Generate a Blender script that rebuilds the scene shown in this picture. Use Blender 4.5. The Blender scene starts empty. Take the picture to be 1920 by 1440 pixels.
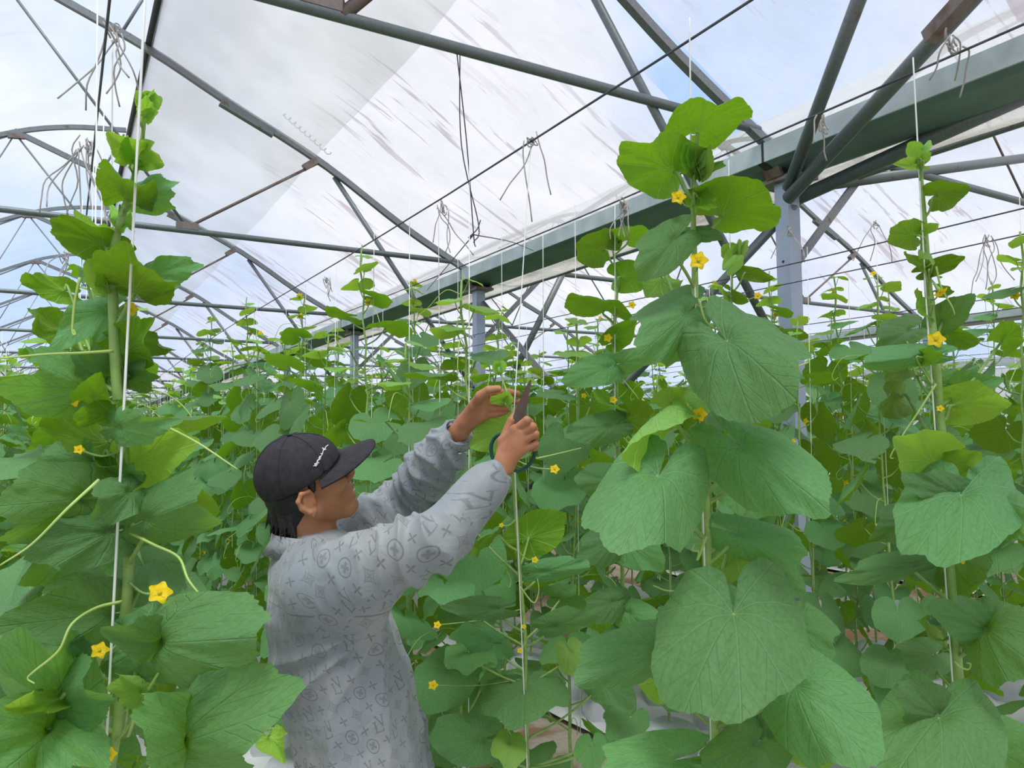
import bpy, math, random
import numpy as np
from mathutils import Vector, Matrix
random.seed(7); RNG = np.random.default_rng(7)
SC = bpy.context.scene; COL = SC.collection
# ------------------------------------------------------------------ camera
F = 1440.0; YAW = 30.3; PITCH = 3.65; ROLL = 0.5; CAM = np.array([0, 0, 1.65])
_y, _p, _r = map(math.radians, (YAW, PITCH, ROLL))
FW = np.array([math.sin(_y) * math.cos(_p), math.cos(_y) * math.cos(_p), math.sin(_p)])
R0 = np.array([math.cos(_y), -math.sin(_y), 0.0]); U0 = np.cross(R0, FW)
RT = R0 * math.cos(_r) - U0 * math.sin(_r); UP = U0 * math.cos(_r) + R0 * math.sin(_r)
cd = bpy.data.cameras.new('camera'); cam = bpy.data.objects.new('camera', cd); COL.objects.link(cam)
M = Matrix((RT, UP, -FW)).transposed().to_4x4(); M.translation = Vector(CAM); cam.matrix_world = M
cd.sensor_width = 36; cd.lens = 36 * F / 1920; cd.clip_end = 500; cd.clip_start = 0.05
SC.camera = cam
SC.view_settings.view_transform = 'Standard'; SC.view_settings.look = 'None'
SC.view_settings.gamma = 1; SC.view_settings.use_curve_mapping = False
SC.view_settings.exposure = 0.17
SC.cycles.max_bounces = 8; SC.cycles.transparent_max_bounces = 12; SC.cycles.transmission_bounces = 6
SC.cycles.diffuse_bounces = 4; SC.cycles.caustics_reflective = False; SC.cycles.caustics_refractive = False
SC.cycles.sample_clamp_indirect = 4
# ------------------------------------------------------------------ sky
W = bpy.data.worlds.new('sky'); SC.world = W; W.use_nodes = True
wn = W.node_tree; wn.nodes.clear()
def N(nt, t, **k):
    n = nt.nodes.new(t)
    for a, b in k.items(): setattr(n, a, b)
    return n
wo = N(wn, 'ShaderNodeOutputWorld'); wb = N(wn, 'ShaderNodeBackground'); wt = N(wn, 'ShaderNodeTexCoord')
wz = N(wn, 'ShaderNodeTexNoise'); wz.inputs['Scale'].default_value = 2.1; wz.inputs['Detail'].default_value = 5
wr = N(wn, 'ShaderNodeValToRGB'); wr.color_ramp.elements[0].position = .38; wr.color_ramp.elements[1].position = .54
wr.color_ramp.elements[0].color = (.44, .64, 1.0, 1); wr.color_ramp.elements[1].color = (.93, .95, 1.0, 1)
wn.links.new(wt.outputs['Generated'], wz.inputs['Vector']); wn.links.new(wz.outputs['Fac'], wr.inputs['Fac'])
wn.links.new(wr.outputs['Color'], wb.inputs['Color']); wb.inputs['Strength'].default_value = 0.92
wn.links.new(wb.outputs[0], wo.inputs[0])
sd = bpy.data.lights.new('sun', 'SUN'); sd.energy = 3.2; sd.angle = math.radians(25); sd.color = (1, .97, .92)
sun = bpy.data.objects.new('sun', sd); COL.objects.link(sun)
sun.rotation_euler = Vector((0.35, 0.75, -1.6)).to_track_quat('-Z', 'Y').to_euler()

# ------------------------------------------------------------------ helpers
def ray(px, py): return FW + RT * (px - 960) / F - UP * (py - 720) / F
def P(px, py, d): return CAM + ray(px, py) * d
def on(px, py, ax, val):
    v = ray(px, py); return CAM + v * ((val - CAM[ax]) / v[ax])
def norm(v): v = np.asarray(v, float); return v / (np.linalg.norm(v) + 1e-12)
def tag(o, label=None, cat=None, group=None, kind=None):
    if label: o['label'] = label
    if cat: o['category'] = cat
    if group: o['group'] = group
    if kind: o['kind'] = kind
    return o
def mesh(name, V, Fc, mat, smooth=True, uv=None, mats=None, mi=None):
    me = bpy.data.meshes.new(name); V = np.asarray(V, float)
    me.from_pydata(V.tolist(), [], [tuple(map(int, f)) for f in Fc] if not isinstance(Fc, np.ndarray) else Fc.tolist())
    if mats:
        for m in mats: me.materials.append(m)
        if mi is not None: me.polygons.foreach_set('material_index', np.asarray(mi, np.int32))
    elif mat: me.materials.append(mat)
    if smooth: me.polygons.foreach_set('use_smooth', np.ones(len(me.polygons), bool))
    if uv is not None:
        l = me.uv_layers.new(name='uv'); vi = np.empty(len(me.loops), np.int32); me.loops.foreach_get('vertex_index', vi)
        l.data.foreach_set('uv', np.asarray(uv, float)[vi].ravel() if len(uv) == len(V) else np.asarray(uv, float).ravel())
    me.update(); return me
def ob(name, me, parent=None, loc=None):
    o = bpy.data.objects.new(name, me); COL.objects.link(o)
    if parent: o.parent = parent
    if loc is not None: o.location = loc
    return o
def emp(name, loc=(0, 0, 0)):
    o = bpy.data.objects.new(name, None); COL.objects.link(o); o.location = loc; o.empty_display_size = .1; return o
def copy_tree(o, parent=None, first=True):
    c = o.copy(); COL.objects.link(c)
    if parent: c.parent = parent
    for ch in o.children: copy_tree(ch, c)
    return c
class MB:
    def __init__(s): s.V = []; s.F = []; s.n = 0; s.UV = []
    def add(s, V, Fc, uv=None):
        V = np.asarray(V, float); s.V.append(V); s.F += [tuple(int(i) + s.n for i in f) for f in Fc]; s.n += len(V)
        s.UV.append(np.zeros((len(V), 2)) if uv is None else np.asarray(uv, float))
        return s
    def tube(s, pts, r, n=8, cap=True, flat=None):
        pts = [np.asarray(p, float) for p in pts]; k = len(pts); rr = r if hasattr(r, '__len__') else [r] * k
        V = []; up = None
        for i, p in enumerate(pts):
            t = norm(pts[min(i + 1, k - 1)] - pts[max(i - 1, 0)])
            if up is None:
                up = np.array([0, 0, 1.]) if abs(t[2]) < .9 else np.array([1., 0, 0])
            a = norm(np.cross(t, up)); b = np.cross(a, t); up = b
            for j in range(n):
                th = 2 * math.pi * (j + .5) / n; V.append(p + rr[i] * (a * math.cos(th) + b * math.sin(th) * (flat or 1)))
        Fc = [(i * n + j, i * n + (j + 1) % n, (i + 1) * n + (j + 1) % n, (i + 1) * n + j) for i in range(k - 1) for j in range(n)]
        if cap: Fc += [tuple(range(n))[::-1], tuple((k - 1) * n + j for j in range(n))]
        return s.add(V, Fc)
    def bar(s, a, b, w, h, up=(0, 0, 1)):
        a = np.asarray(a, float); b = np.asarray(b, float); t = norm(b - a)
        u = np.asarray(up, float)
        if abs(np.dot(t, norm(u))) > .97: u = np.array([1., 0, 0])
        x = norm(np.cross(t, u)); y = np.cross(x, t); V = []
        for p in (a, b):
            for sx, sy in ((-1, -1), (1, -1), (1, 1), (-1, 1)): V.append(p + x * sx * w / 2 + y * sy * h / 2)
        return s.add(V, [(0, 1, 5, 4), (1, 2, 6, 5), (2, 3, 7, 6), (3, 0, 4, 7), (3, 2, 1, 0), (4, 5, 6, 7)])
    def ball(s, c, r, n=8, sc=(1, 1, 1), rot=None):
        V = []; m = n // 2
        for i in range(m + 1):
            a = math.pi * i / m
            for j in range(n):
                b = 2 * math.pi * j / n
                q = np.array([math.sin(a) * math.cos(b) * sc[0], math.sin(a) * math.sin(b) * sc[1], math.cos(a) * sc[2]]) * r
                if rot is not None: q = rot @ q
                V.append(np.asarray(c) + q)
        return s.add(V, [(i * n + j, (i + 1) * n + j, (i + 1) * n + (j + 1) % n, i * n + (j + 1) % n) for i in range(m) for j in range(n)])
    def mesh(s, name, mat, smooth=True):
        return mesh(name, np.concatenate(s.V), s.F, mat, smooth, np.concatenate(s.UV))
    def build(s, name, mat, parent=None, smooth=True): return ob(name, s.mesh(name, mat, smooth), parent)
def spline(pts, n=8):
    pts = [np.asarray(p, float) for p in pts]
    if len(pts) < 3: return [pts[0] + (pts[-1] - pts[0]) * i / n for i in range(n + 1)]
    q = [2 * pts[0] - pts[1]] + pts + [2 * pts[-1] - pts[-2]]; out = []
    for i in range(1, len(q) - 2):
        for k in range(n):
            t = k / n
            out.append(.5 * ((2 * q[i]) + (-q[i - 1] + q[i + 1]) * t + (2 * q[i - 1] - 5 * q[i] + 4 * q[i + 1] - q[i + 2]) * t * t + (-q[i - 1] + 3 * q[i] - 3 * q[i + 1] + q[i + 2]) * t ** 3))
    out.append(pts[-1]); return out

# ------------------------------------------------------------------ materials
class G:
    """tiny expression helper over shader nodes"""
    def __init__(s, name):
        s.m = bpy.data.materials.new(name); s.m.use_nodes = True; s.t = s.m.node_tree; s.t.nodes.clear()
        s.out = s.n('ShaderNodeOutputMaterial')
    def n(s, t, **k): return N(s.t, t, **k)
    def set(s, sock, v):
        if isinstance(v, bpy.types.NodeSocket): s.t.links.new(v, sock)
        elif v is not None:
            if isinstance(v, tuple) and len(v) == 3 and sock.type == 'RGBA': v = v + (1,)
            sock.default_value = v
    def math(s, op, a, b=0.0, c=None, clamp=False):
        x = s.n('ShaderNodeMath', operation=op); x.use_clamp = clamp; s.set(x.inputs[0], a)
        if b is not None: s.set(x.inputs[1], b)
        if c is not None: s.set(x.inputs[2], c)
        return x.outputs[0]
    def add(s, a, b): return s.math('ADD', a, b)
    def sub(s, a, b): return s.math('SUBTRACT', a, b)
    def mul(s, a, b): return s.math('MULTIPLY', a, b)
    def div(s, a, b): return s.math('DIVIDE', a, b)
    def abs(s, a): return s.math('ABSOLUTE', a, None)
    def less(s, a, b): return s.math('LESS_THAN', a, b)
    def mx(s, a, b): return s.math('MAXIMUM', a, b)
    def mn(s, a, b): return s.math('MINIMUM', a, b)
    def ramp(s, v, lo, hi, a=0., b=1.):
        x = s.n('ShaderNodeMapRange'); x.interpolation_type = 'SMOOTHSTEP'
        s.set(x.inputs[0], v); s.set(x.inputs[1], lo); s.set(x.inputs[2], hi); s.set(x.inputs[3], a); s.set(x.inputs[4], b); return x.outputs[0]
    def mix(s, f, a, b, mode='MIX'):
        x = s.n('ShaderNodeMix', data_type='RGBA', blend_type=mode); s.set(x.inputs[0], f); s.set(x.inputs[6], a); s.set(x.inputs[7], b); return x.outputs[2]
    def noise(s, vec=None, scale=5., detail=3., rough=.5, dist=0.):
        x = s.n('ShaderNodeTexNoise'); s.set(x.inputs['Scale'], scale); s.set(x.inputs['Detail'], detail); s.set(x.inputs['Roughness'], rough); s.set(x.inputs['Distortion'], dist)
        if vec is not None: s.set(x.inputs['Vector'], vec)
        return x.outputs['Fac']
    def co(s, k='Object'): return s.n('ShaderNodeTexCoord').outputs[k]
    def map(s, vec, scale=(1, 1, 1), rot=(0, 0, 0), loc=(0, 0, 0)):
        x = s.n('ShaderNodeMapping'); s.set(x.inputs['Vector'], vec); x.inputs['Scale'].default_value = scale; x.inputs['Rotation'].default_value = rot; x.inputs['Location'].default_value = loc; return x.outputs[0]
    def xyz(s, v):
        x = s.n('ShaderNodeSeparateXYZ'); s.set(x.inputs[0], v); return x.outputs[0], x.outputs[1], x.outputs[2]
    def bump(s, h, strength=.3, dist=.01, normal=None):
        x = s.n('ShaderNodeBump'); s.set(x.inputs['Height'], h); x.inputs['Strength'].default_value = strength; x.inputs['Distance'].default_value = dist
        if normal is not None: s.set(x.inputs['Normal'], normal)
        return x.outputs[0]
    def pr(s, col, rough=.6, metal=0., spec=.4, normal=None, **k):
        x = s.n('ShaderNodeBsdfPrincipled'); s.set(x.inputs['Base Color'], col); s.set(x.inputs['Roughness'], rough); s.set(x.inputs['Metallic'], metal)
        s.set(x.inputs['Specular IOR Level'], spec)
        if normal is not None: s.set(x.inputs['Normal'], normal)
        for a, b in k.items(): s.set(x.inputs[a.replace('_', ' ')], b)
        return x.outputs[0]
    def fin(s, sh): s.t.links.new(sh, s.out.inputs[0]); return s.m
def simple(name, col, rough=.6, metal=0., spec=.4, var=.25, sc=20., bump=0.):
    g = G(name); z = g.noise(g.co(), sc, 4.)
    c = g.mix(g.ramp(z, .3, .7), tuple(x * (1 - var) for x in col), tuple(min(1, x * (1 + var)) for x in col))
    nb = g.bump(z, bump, .01) if bump else None
    return g.fin(g.pr(c, rough, metal, spec, nb))
M = {}
def steel(name, col, rust=.15):
    g = G(name); c = g.co(); a = g.noise(c, 9., 5., .6); b = g.noise(c, 60., 3.)
    base = g.mix(g.ramp(b, .3, .7), tuple(x * .92 for x in col), tuple(x * 1.08 for x in col))
    base = g.mix(g.ramp(a, .62 - rust * .4, .72), base, (.16, .09, .07))
    return g.fin(g.pr(base, .45, .35, .5, g.bump(b, .15, .002)))
M['steel'] = steel('galvanised_steel', (.22, .235, .245), .05)
M['pipe'] = steel('weathered_pipe', (.17, .20, .205), .05)
M['rust'] = steel('rusty_steel', (.24, .20, .18), .5)
M['post'] = simple('post_steel', (.40, .47, .58), .45, .2, .5, .06, 5)
M['gutter_lip'] = simple('gutter_lip', (.46, .55, .56), .5, .05, .4, .12, 6)
M['gutter'] = simple('green_gutter', (.12, .20, .18), .5, .0, .4, .12, 4)
M['dark'] = simple('dark_clip', (.03, .035, .035), .6)
M['wire'] = simple('steel_wire', (.10, .10, .12), .5, .5)
M['string'] = simple('white_string', (.85, .87, .82), .8, 0, .2, .05)
M['old_string'] = simple('grey_string', (.42, .40, .37), .9, 0, .1, .2)
def film(name, tr=.62, streak=True, xmin=None, tint=(.95, .935, .96), grey=(.83, .82, .82), wr=.25, white=(.92, .93, .95), sscale=1.):
    g = G(name); c = g.co()
    v = g.map(c, (.85 * sscale, 8.5 * sscale, .85 * sscale)); a = g.noise(v, 1.3, 4., .58, .35)
    v2 = g.map(c, (.25, .6, .4)); area = g.noise(v2, 1.3, 2.)
    f = g.ramp(a, .555, .605) if streak else g.ramp(a, .64, .78, 0, .3)
    f = g.mul(f, g.ramp(area, .45, .55))
    if xmin is not None: f = g.mul(f, g.ramp(g.xyz(c)[0], xmin, xmin + .5))
    blot = g.ramp(g.noise(c, 1.1, 4., .6), .35, .75)
    col = g.mix(blot, tint, grey)
    streakc = g.mix(1.0, col, (.58, .50, .53), 'MULTIPLY'); col = g.mix(g.mul(f, .8), col, streakc)
    w = g.bump(g.noise(g.map(c, (1.2, 3., 1.2)), 3., 5., .6, .6), wr, .05)
    t = g.n('ShaderNodeBsdfTransparent'); g.set(t.inputs[0], col)
    l = g.n('ShaderNodeBsdfTranslucent'); g.set(l.inputs[0], g.mix(1., col, white, 'MULTIPLY')); g.set(l.inputs['Normal'], w)
    d = g.n('ShaderNodeBsdfDiffuse'); g.set(d.inputs[0], g.mix(1., col, white, 'MULTIPLY')); g.set(d.inputs['Normal'], w)
    gl = g.n('ShaderNodeBsdfGlossy'); gl.inputs['Roughness'].default_value = .3; g.set(gl.inputs['Normal'], w)
    m0 = g.n('ShaderNodeMixShader'); m0.inputs[0].default_value = .22; g.set(m0.inputs[1], l.outputs[0]); g.set(m0.inputs[2], d.outputs[0])
    m1 = g.n('ShaderNodeMixShader'); g.set(m1.inputs[0], g.mul(g.sub(1., g.mul(f, .5)), tr)); g.set(m1.inputs[1], m0.outputs[0]); g.set(m1.inputs[2], t.outputs[0])
    m2 = g.n('ShaderNodeMixShader'); m2.inputs[0].default_value = .04; g.set(m2.inputs[1], m1.outputs[0]); g.set(m2.inputs[2], gl.outputs[0])
    return g.fin(m2.outputs[0])
M['film'] = film('roof_film', .55, xmin=1.6)
M['film2'] = film('double_film', .72, False, tint=(.86, .875, .85), grey=(.80, .81, .79))
M['film3'] = film('aged_film', .55, True, tint=(.93, .94, .90), grey=(.88, .86, .82))
M['film_blue'] = film('clear_film', .8, False, tint=(.92, .96, 1.0), grey=(.86, .90, .97))
M['crinkle'] = film('crinkled_film', .45, True, tint=(.78, .77, .74), grey=(.46, .41, .36), wr=1.0, white=(.85, .83, .80), sscale=2.2)
M['net'] = film('side_net', .25, False, tint=(.9, .93, .93), grey=(.8, .84, .82))

def leafmat(name, top, und, trans, tf=.42, bright=1.):
    g = G(name); uv = g.n('ShaderNodeUVMap'); uv.uv_map = 'uv'; x, y, _ = g.xyz(uv.outputs[0])
    r = g.math('SQRT', g.add(g.mul(x, x), g.mul(y, y)), None); th = g.math('ARCTAN2', x, y)
    d = math.radians(34.)
    q = g.add(g.div(th, d), .5); k = g.math('FLOOR', q, None); a = g.sub(g.sub(q, k), .5)
    ang = g.mul(a, d); perp = g.mul(g.math('SINE', ang, None), r); along = g.mul(g.math('COSINE', ang, None), r)
    ap = g.abs(perp); main = g.ramp(ap, 0.004, .020, 1., 0.)
    # secondary veins branch forward off each main vein
    s2 = g.math('FRACT', g.div(g.sub(along, g.mul(ap, 1.15)), .155), None)
    sec = g.mul(g.ramp(g.abs(g.sub(s2, .5)), .0, .09, 1., 0.), g.ramp(ap, .0, .02))
    nz = g.noise(g.map(uv.outputs[0], (1, 1, 1)), 22., 4., .6)
    vor = g.n('ShaderNodeTexVoronoi', feature='DISTANCE_TO_EDGE'); g.set(vor.inputs['Vector'], uv.outputs[0]); vor.inputs['Scale'].default_value = 17.
    cell = g.ramp(vor.outputs['Distance'], 0., .12)
    vein = g.mx(main, g.mul(sec, .6))
    oi = g.n('ShaderNodeObjectInfo').outputs['Random']
    hs = g.n('ShaderNodeHueSaturation'); g.set(hs.inputs['Hue'], g.ramp(oi, 0, 1, .488, .508)); g.set(hs.inputs['Value'], g.ramp(oi, 0, 1, .80, 1.18)); 
    ct = g.mix(g.ramp(nz, .3, .7), tuple(c * .88 for c in top), tuple(c * 1.12 for c in top))
    ct = g.mix(g.mul(vein, .34), ct, tuple(min(1, c * 1.5 + .06) for c in top))
    cu = g.mix(g.mul(vein, .75), und, tuple(min(1, c * 1.8 + .10) for c in und))
    bf = g.n('ShaderNodeNewGeometry').outputs['Backfacing']
    col = g.mix(bf, ct, cu); g.set(hs.inputs['Color'], col)
    h = g.add(g.mul(vein, -1.), g.add(g.mul(cell, .06), g.mul(nz, .25)))
    bn = g.bump(h, .45, .007)
    p = g.pr(hs.outputs[0], .55, 0., .28, bn)
    hs2 = g.n('ShaderNodeHueSaturation'); g.set(hs2.inputs['Value'], g.ramp(oi, 0, 1, .85, 1.15)); g.set(hs2.inputs['Color'], g.mix(g.mul(vein, .55), trans, tuple(c * .45 for c in trans)))
    t = g.n('ShaderNodeBsdfTranslucent'); g.set(t.inputs[0], hs2.outputs[0]); g.set(t.inputs['Normal'], bn)
    m = g.n('ShaderNodeMixShader'); m.inputs[0].default_value = tf; g.set(m.inputs[1], p); g.set(m.inputs[2], t.outputs[0])
    return g.fin(m.outputs[0])
M['leaf'] = leafmat('leaf', (.142, .325, .125), (.16, .31, .02), (.25, .51, .012), .34)
M['leaf_young'] = leafmat('young_leaf', (.28, .52, .13), (.28, .52, .07), (.42, .70, .05))
M['stem'] = simple('stem', (.28, .44, .12), .5, 0, .4, .15, 40, .2)
M['tendril'] = simple('tendril', (.42, .58, .16), .5, 0, .4, .1)
M['petal'] = None
g = G('petal'); m = g.n('ShaderNodeMixShader'); m.inputs[0].default_value = .3
t = g.n('ShaderNodeBsdfTranslucent'); t.inputs[0].default_value = (.98, .75, .01, 1)
g.set(m.inputs[1], g.pr((.95, .70, .01), .5, 0, .3)); g.set(m.inputs[2], t.outputs[0]); M['petal'] = g.fin(m.outputs[0])
# ================================================================== greenhouse
GX0, GX1, GX2 = -4.25, 3.75, 11.75
YA = [-0.9 + 4 * i for i in range(13)]            # truss planes
RS = [(3.70, 3.30), (2.9, 3.72), (2.12, 4.20), (1.21, 4.64), (.57, 4.96), (-.04, 5.20), (-.6, 5.42)]   # right slope rafter
LS = [(-4.2, 3.25), (-3.3, 3.88), (-2.3, 4.55), (-1.4, 5.03), (-.6, 5.42), (.0, 5.60), (.62, 5.68)]    # left arch
def struct(name, me): return tag(ob(name, me), kind='structure')
floor_m = G('soil_floor'); c = floor_m.co(); a = floor_m.noise(c, 1.6, 5., .6); b = floor_m.noise(c, 30., 4.)
colr = floor_m.mix(floor_m.ramp(a, .42, .55), (.30, .19, .12), (.50, .44, .37)); colr = floor_m.mix(floor_m.mul(b, .5), colr, (.16, .10, .07))
M['floor'] = floor_m.fin(floor_m.pr(colr, .9, 0, .2, floor_m.bump(b, .5, .02)))
gx, gy = np.meshgrid(np.linspace(-60, 80, 60), np.linspace(-30, 110, 60))
V = np.stack([gx.ravel(), gy.ravel(), np.zeros(gx.size)], 1)
def gridF(nu, nv, flip=False):
    i, j = np.meshgrid(np.arange(nv - 1), np.arange(nu - 1), indexing='ij'); a = (i * nu + j).ravel()
    Q = np.stack([a, a + 1, a + nu + 1, a + nu], 1); return Q[:, ::-1] if flip else Q
struct('floor', mesh('floor', V, gridF(60, 60), M['floor']))

def vnoise(x, y, seed=0):
    """cheap smooth 2-D noise"""
    r = np.random.default_rng(seed); o = np.zeros_like(x)
    for i in range(9):
        a = r.uniform(0, 6.28); f = 2 ** r.uniform(-.5, 2.2); o += np.sin((x * math.cos(a) + y * math.sin(a)) * f * 1.7 + r.uniform(0, 6.28)) / f ** .7
    return o / 3
def roof_sheet(prof, y0, y1, mat, off=.05, seed=1, nu=36, nv=260, amp=.018, dx=0, sag=.03):
    pr = np.array(spline([(a, 0, b) for a, b in prof], 8)); L = np.r_[0, np.cumsum(np.linalg.norm(np.diff(pr, axis=0), axis=1))]
    s = np.linspace(0, L[-1], nu); X = np.interp(s, L, pr[:, 0]); Z = np.interp(s, L, pr[:, 2])
    y = np.linspace(y0, y1, nv); YY, SS = np.meshgrid(y, s, indexing='ij')
    XX = np.tile(X, (nv, 1)); ZZ = np.tile(Z, (nv, 1))
    ph = ((YY + .9) / 4.) % 1.; sg = -sag * np.sin(ph * math.pi) ** 2
    ZZ = ZZ + off + sg + amp * vnoise(SS * 1.1, YY * 2.4, seed) + .4 * amp * vnoise(SS * 3, YY * 7, seed + 5)
    return mesh('roof', np.stack([XX.ravel() + dx, YY.ravel(), ZZ.ravel()], 1), gridF(nu, nv), mat)
RF = [(3.66, 3.31)] + RS[1:5]
# right-hand slope: two lengths of film with a gap by the second truss
struct('ceiling', roof_sheet(RF, 3.42, 47, M['film'], seed=3))
struct('ceiling', roof_sheet([(3.66, 3.33), (2.9, 3.76), (2.12, 4.24), (1.21, 4.68), (.57, 5.0)], -5, 3.08, M['film'], seed=8, nv=70))
struct('ceiling', roof_sheet([(2.0, 4.24), (1.21, 4.62), (.57, 4.94)], -5, 47, M['film2'], off=.035, seed=12, nu=20, amp=.012))
struct('ceiling', roof_sheet(LS, -5, 47, M['film_blue'], seed=15))
struct('ceiling', roof_sheet([(-3.6, 3.26), (-3.15, 3.85), (-2.3, 4.52)] + LS[3:], -5, 47, M['film3'], seed=21, dx=8))
struct('ceiling', roof_sheet(RF, -5, 47, M['film'], seed=31, dx=8))
# crinkled drip sheet between the gutter and the next bay
def drip():
    nu, nv = 22, 420; y = np.linspace(-3, 47, nv); s = np.linspace(0, 1, nu); YY, SS = np.meshgrid(y, s, indexing='ij')
    X = 3.96 + .44 * SS; Z = 3.26 + .03 * SS - .02 * np.sin(SS * math.pi) + .010 * vnoise(SS * 18, YY * 1.6, 4)
    return mesh('drip', np.stack([X.ravel(), YY.ravel(), Z.ravel()], 1), gridF(nu, nv), M['crinkle'])
tag(ob('drip_sheet', drip()), 'dirty crinkled plastic strip hanging along the right side of the green gutter', 'plastic sheet')
# walls
def wallsheet(name, a, b, z0, z1, mat, seed, n=160):
    t = np.linspace(0, 1, n); z = np.linspace(z0, z1, 10); T, Z = np.meshgrid(t, z, indexing='ij')
    a = np.array(a, float); b = np.array(b, float); L = np.linalg.norm(b - a); nrm = np.array([-(b - a)[1], (b - a)[0]]) / L
    o = .02 * vnoise(T * L, Z * 1.5, seed); X = a[0] + (b - a)[0] * T + nrm[0] * o; Y = a[1] + (b - a)[1] * T + nrm[1] * o
    struct(name, mesh(name, np.stack([X.ravel(), Y.ravel(), Z.ravel()], 1), gridF(10, n), mat))
wallsheet('wall_right', (11.95, -5), (11.95, 47), 0, 2.55, M['net'], 3)
wallsheet('wall_left', (-4.45, -5), (-4.45, 47), 0, 3.2, M['net'], 4)
wallsheet('wall_back', (-4.5, 47.7), (12, 47.7), 0, 5.4, M['net'], 5)
tag(MB().tube(spline([(11.9, y, 2.62 + .02 * math.sin(y)) for y in range(-5, 48, 4)], 3), .06, 10).build('curtain_roll', M['net']), 'rolled white side curtain along the top of the right wall', 'curtain')

# --- steelwork
def prof3(p, dx=0, dz=0): return [np.array([a + dx, 0, b + dz]) for a, b in p]
def make_truss():
    t = emp('roof_truss')
    r = MB(); pts = spline(prof3(RS), 4)
    for a, b in zip(pts[:-1], pts[1:]): r.bar(a, b + (b - a) * .02, .05, .045)
    for a, b in zip(pts[:-1], pts[1:]): r.bar(a + [0, 0, .034], b + (b - a) * .02 + [0, 0, .034], .028, .02)
    r.build('rafter', M['steel'], t, False)
    sp = MB(); sp.bar((1.62, -.0, 4.435), (1.15, 0, 4.64), .062, .075); sp.build('splice_plate', M['pipe'], t, False)
    l = MB(); pts = spline(prof3(LS), 4)
    for a, b in zip(pts[:-1], pts[1:]): l.bar(a, b + (b - a) * .02, .045, .055)
    l.build('arch_bar', M['steel'], t, False)
    MB().tube(spline([(-4.0, 0, 3.43), (0, 0, 3.43), (3.52, 0, 3.43)], 3), .027, 10).build('tie_pipe', M['pipe'], t)
    for a, b, m in [((2.02, 4.22), (.89, 3.46), 'rust'), ((-.6, 5.40), (.89, 3.46), 'pipe'), ((-.6, 5.40), (-1.75, 4.75), 'steel'), 
                    ((-.6, 5.40), (-1.5, 3.46), 'steel'), ((-2.4, 4.45), (-1.5, 3.46), 'rust'), ((.34, 5.05), (.60, 5.62), 'steel')]:
        MB().tube([(a[0], 0, a[1]), (b[0], 0, b[1])], .009 if b in ((.05, 3.46), (-1.5, 3.46)) else .014 if m != 'pipe' else .012, 8).build('strut', M[m], t)
    MB().tube([(2.2, .03, 4.13), (3.72, .03, 2.08)], .024, 10).build('knee_brace', M['pipe'], t)
    MB().bar((-2.75, .03, 4.05), (-4.2, .03, 2.62), .05, .02, (0, 1, 0)).build('knee_brace', M['steel'], t, False)
    for a, b in [((2.02, 4.25), (1.9, 4.16)), ((.8, 3.47), (.98, 3.47)), ((-.68, 5.36), (-.5, 5.38))]:
        MB().bar((a[0], 0, a[1]), (b[0], 0, b[1]), .055, .06).build('gusset_plate', M['rust'], t, False)
    return t
tr0 = make_truss(); first = True
NEAR = ['just behind the camera', 'nearest in view, meeting the first post', 'second from the camera, meeting the second post', 'third from the camera, meeting the third post']
for bay in (0, 1):
    for i, y in enumerate(YA):
        o = tr0 if first else copy_tree(tr0); first = False
        o.location = (8 * bay, y, 0)
        nm = 'left' if bay == 0 else 'right'
        if i < 4: tag(o, 'steel roof truss of the %s bay, %s' % (nm, NEAR[i]), 'roof truss', 'roof trusses of the %s bay' % nm)
        else: tag(o, 'small distant steel roof truss in the row of the %s bay' % nm, 'roof truss', 'distant roof trusses of the %s bay' % nm)
def make_post():
    p = emp('support_post')
    MB().bar((0, 0, 0), (0, 0, 3.14), .10, .10).build('column', M['post'], p, False)
    MB().bar((0, 0, 3.14), (0, 0, 3.165), .30, .20).build('cap_plate', M['rust'], p, False)
    for s_ in (-1, 1): MB().bar((s_ * .10, 0, 3.165), (s_ * .20, 0, 3.33), .12, .02, (1, 0, 0)).build('bracket', M['rust'], p, False)
    for z in (2.66, 2.35):
        MB().tube([(-.053, .0, z), (-.047, .0, z)], .008, 8).build('bolt', M['dark'], p)
    return p
po = make_post(); k = 0
for gx_ in (GX1, GX2, GX0):
    for i, y in enumerate(YA):
        if gx_ == GX0 and i > 12: continue
        o = po if k == 0 else copy_tree(po); k += 1; o.location = (gx_, y, 0)
        if gx_ == GX1 and 1 <= i < 5:
            tag(o, ['tall grey-blue square post nearest the camera, right of centre under the green gutter', 'grey square post under the gutter, above and right of the raised hands',
                    'third post along the green gutter, left of the hands', 'fourth thin post along the green gutter, above the cap'][i - 1], 'post', 'posts under the green gutter')
        else: tag(o, 'small far grey square post under the %s gutter' % {GX1: 'middle', GX2: 'right', GX0: 'left'}[gx_], 'post', 'far posts under the gutters')
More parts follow.
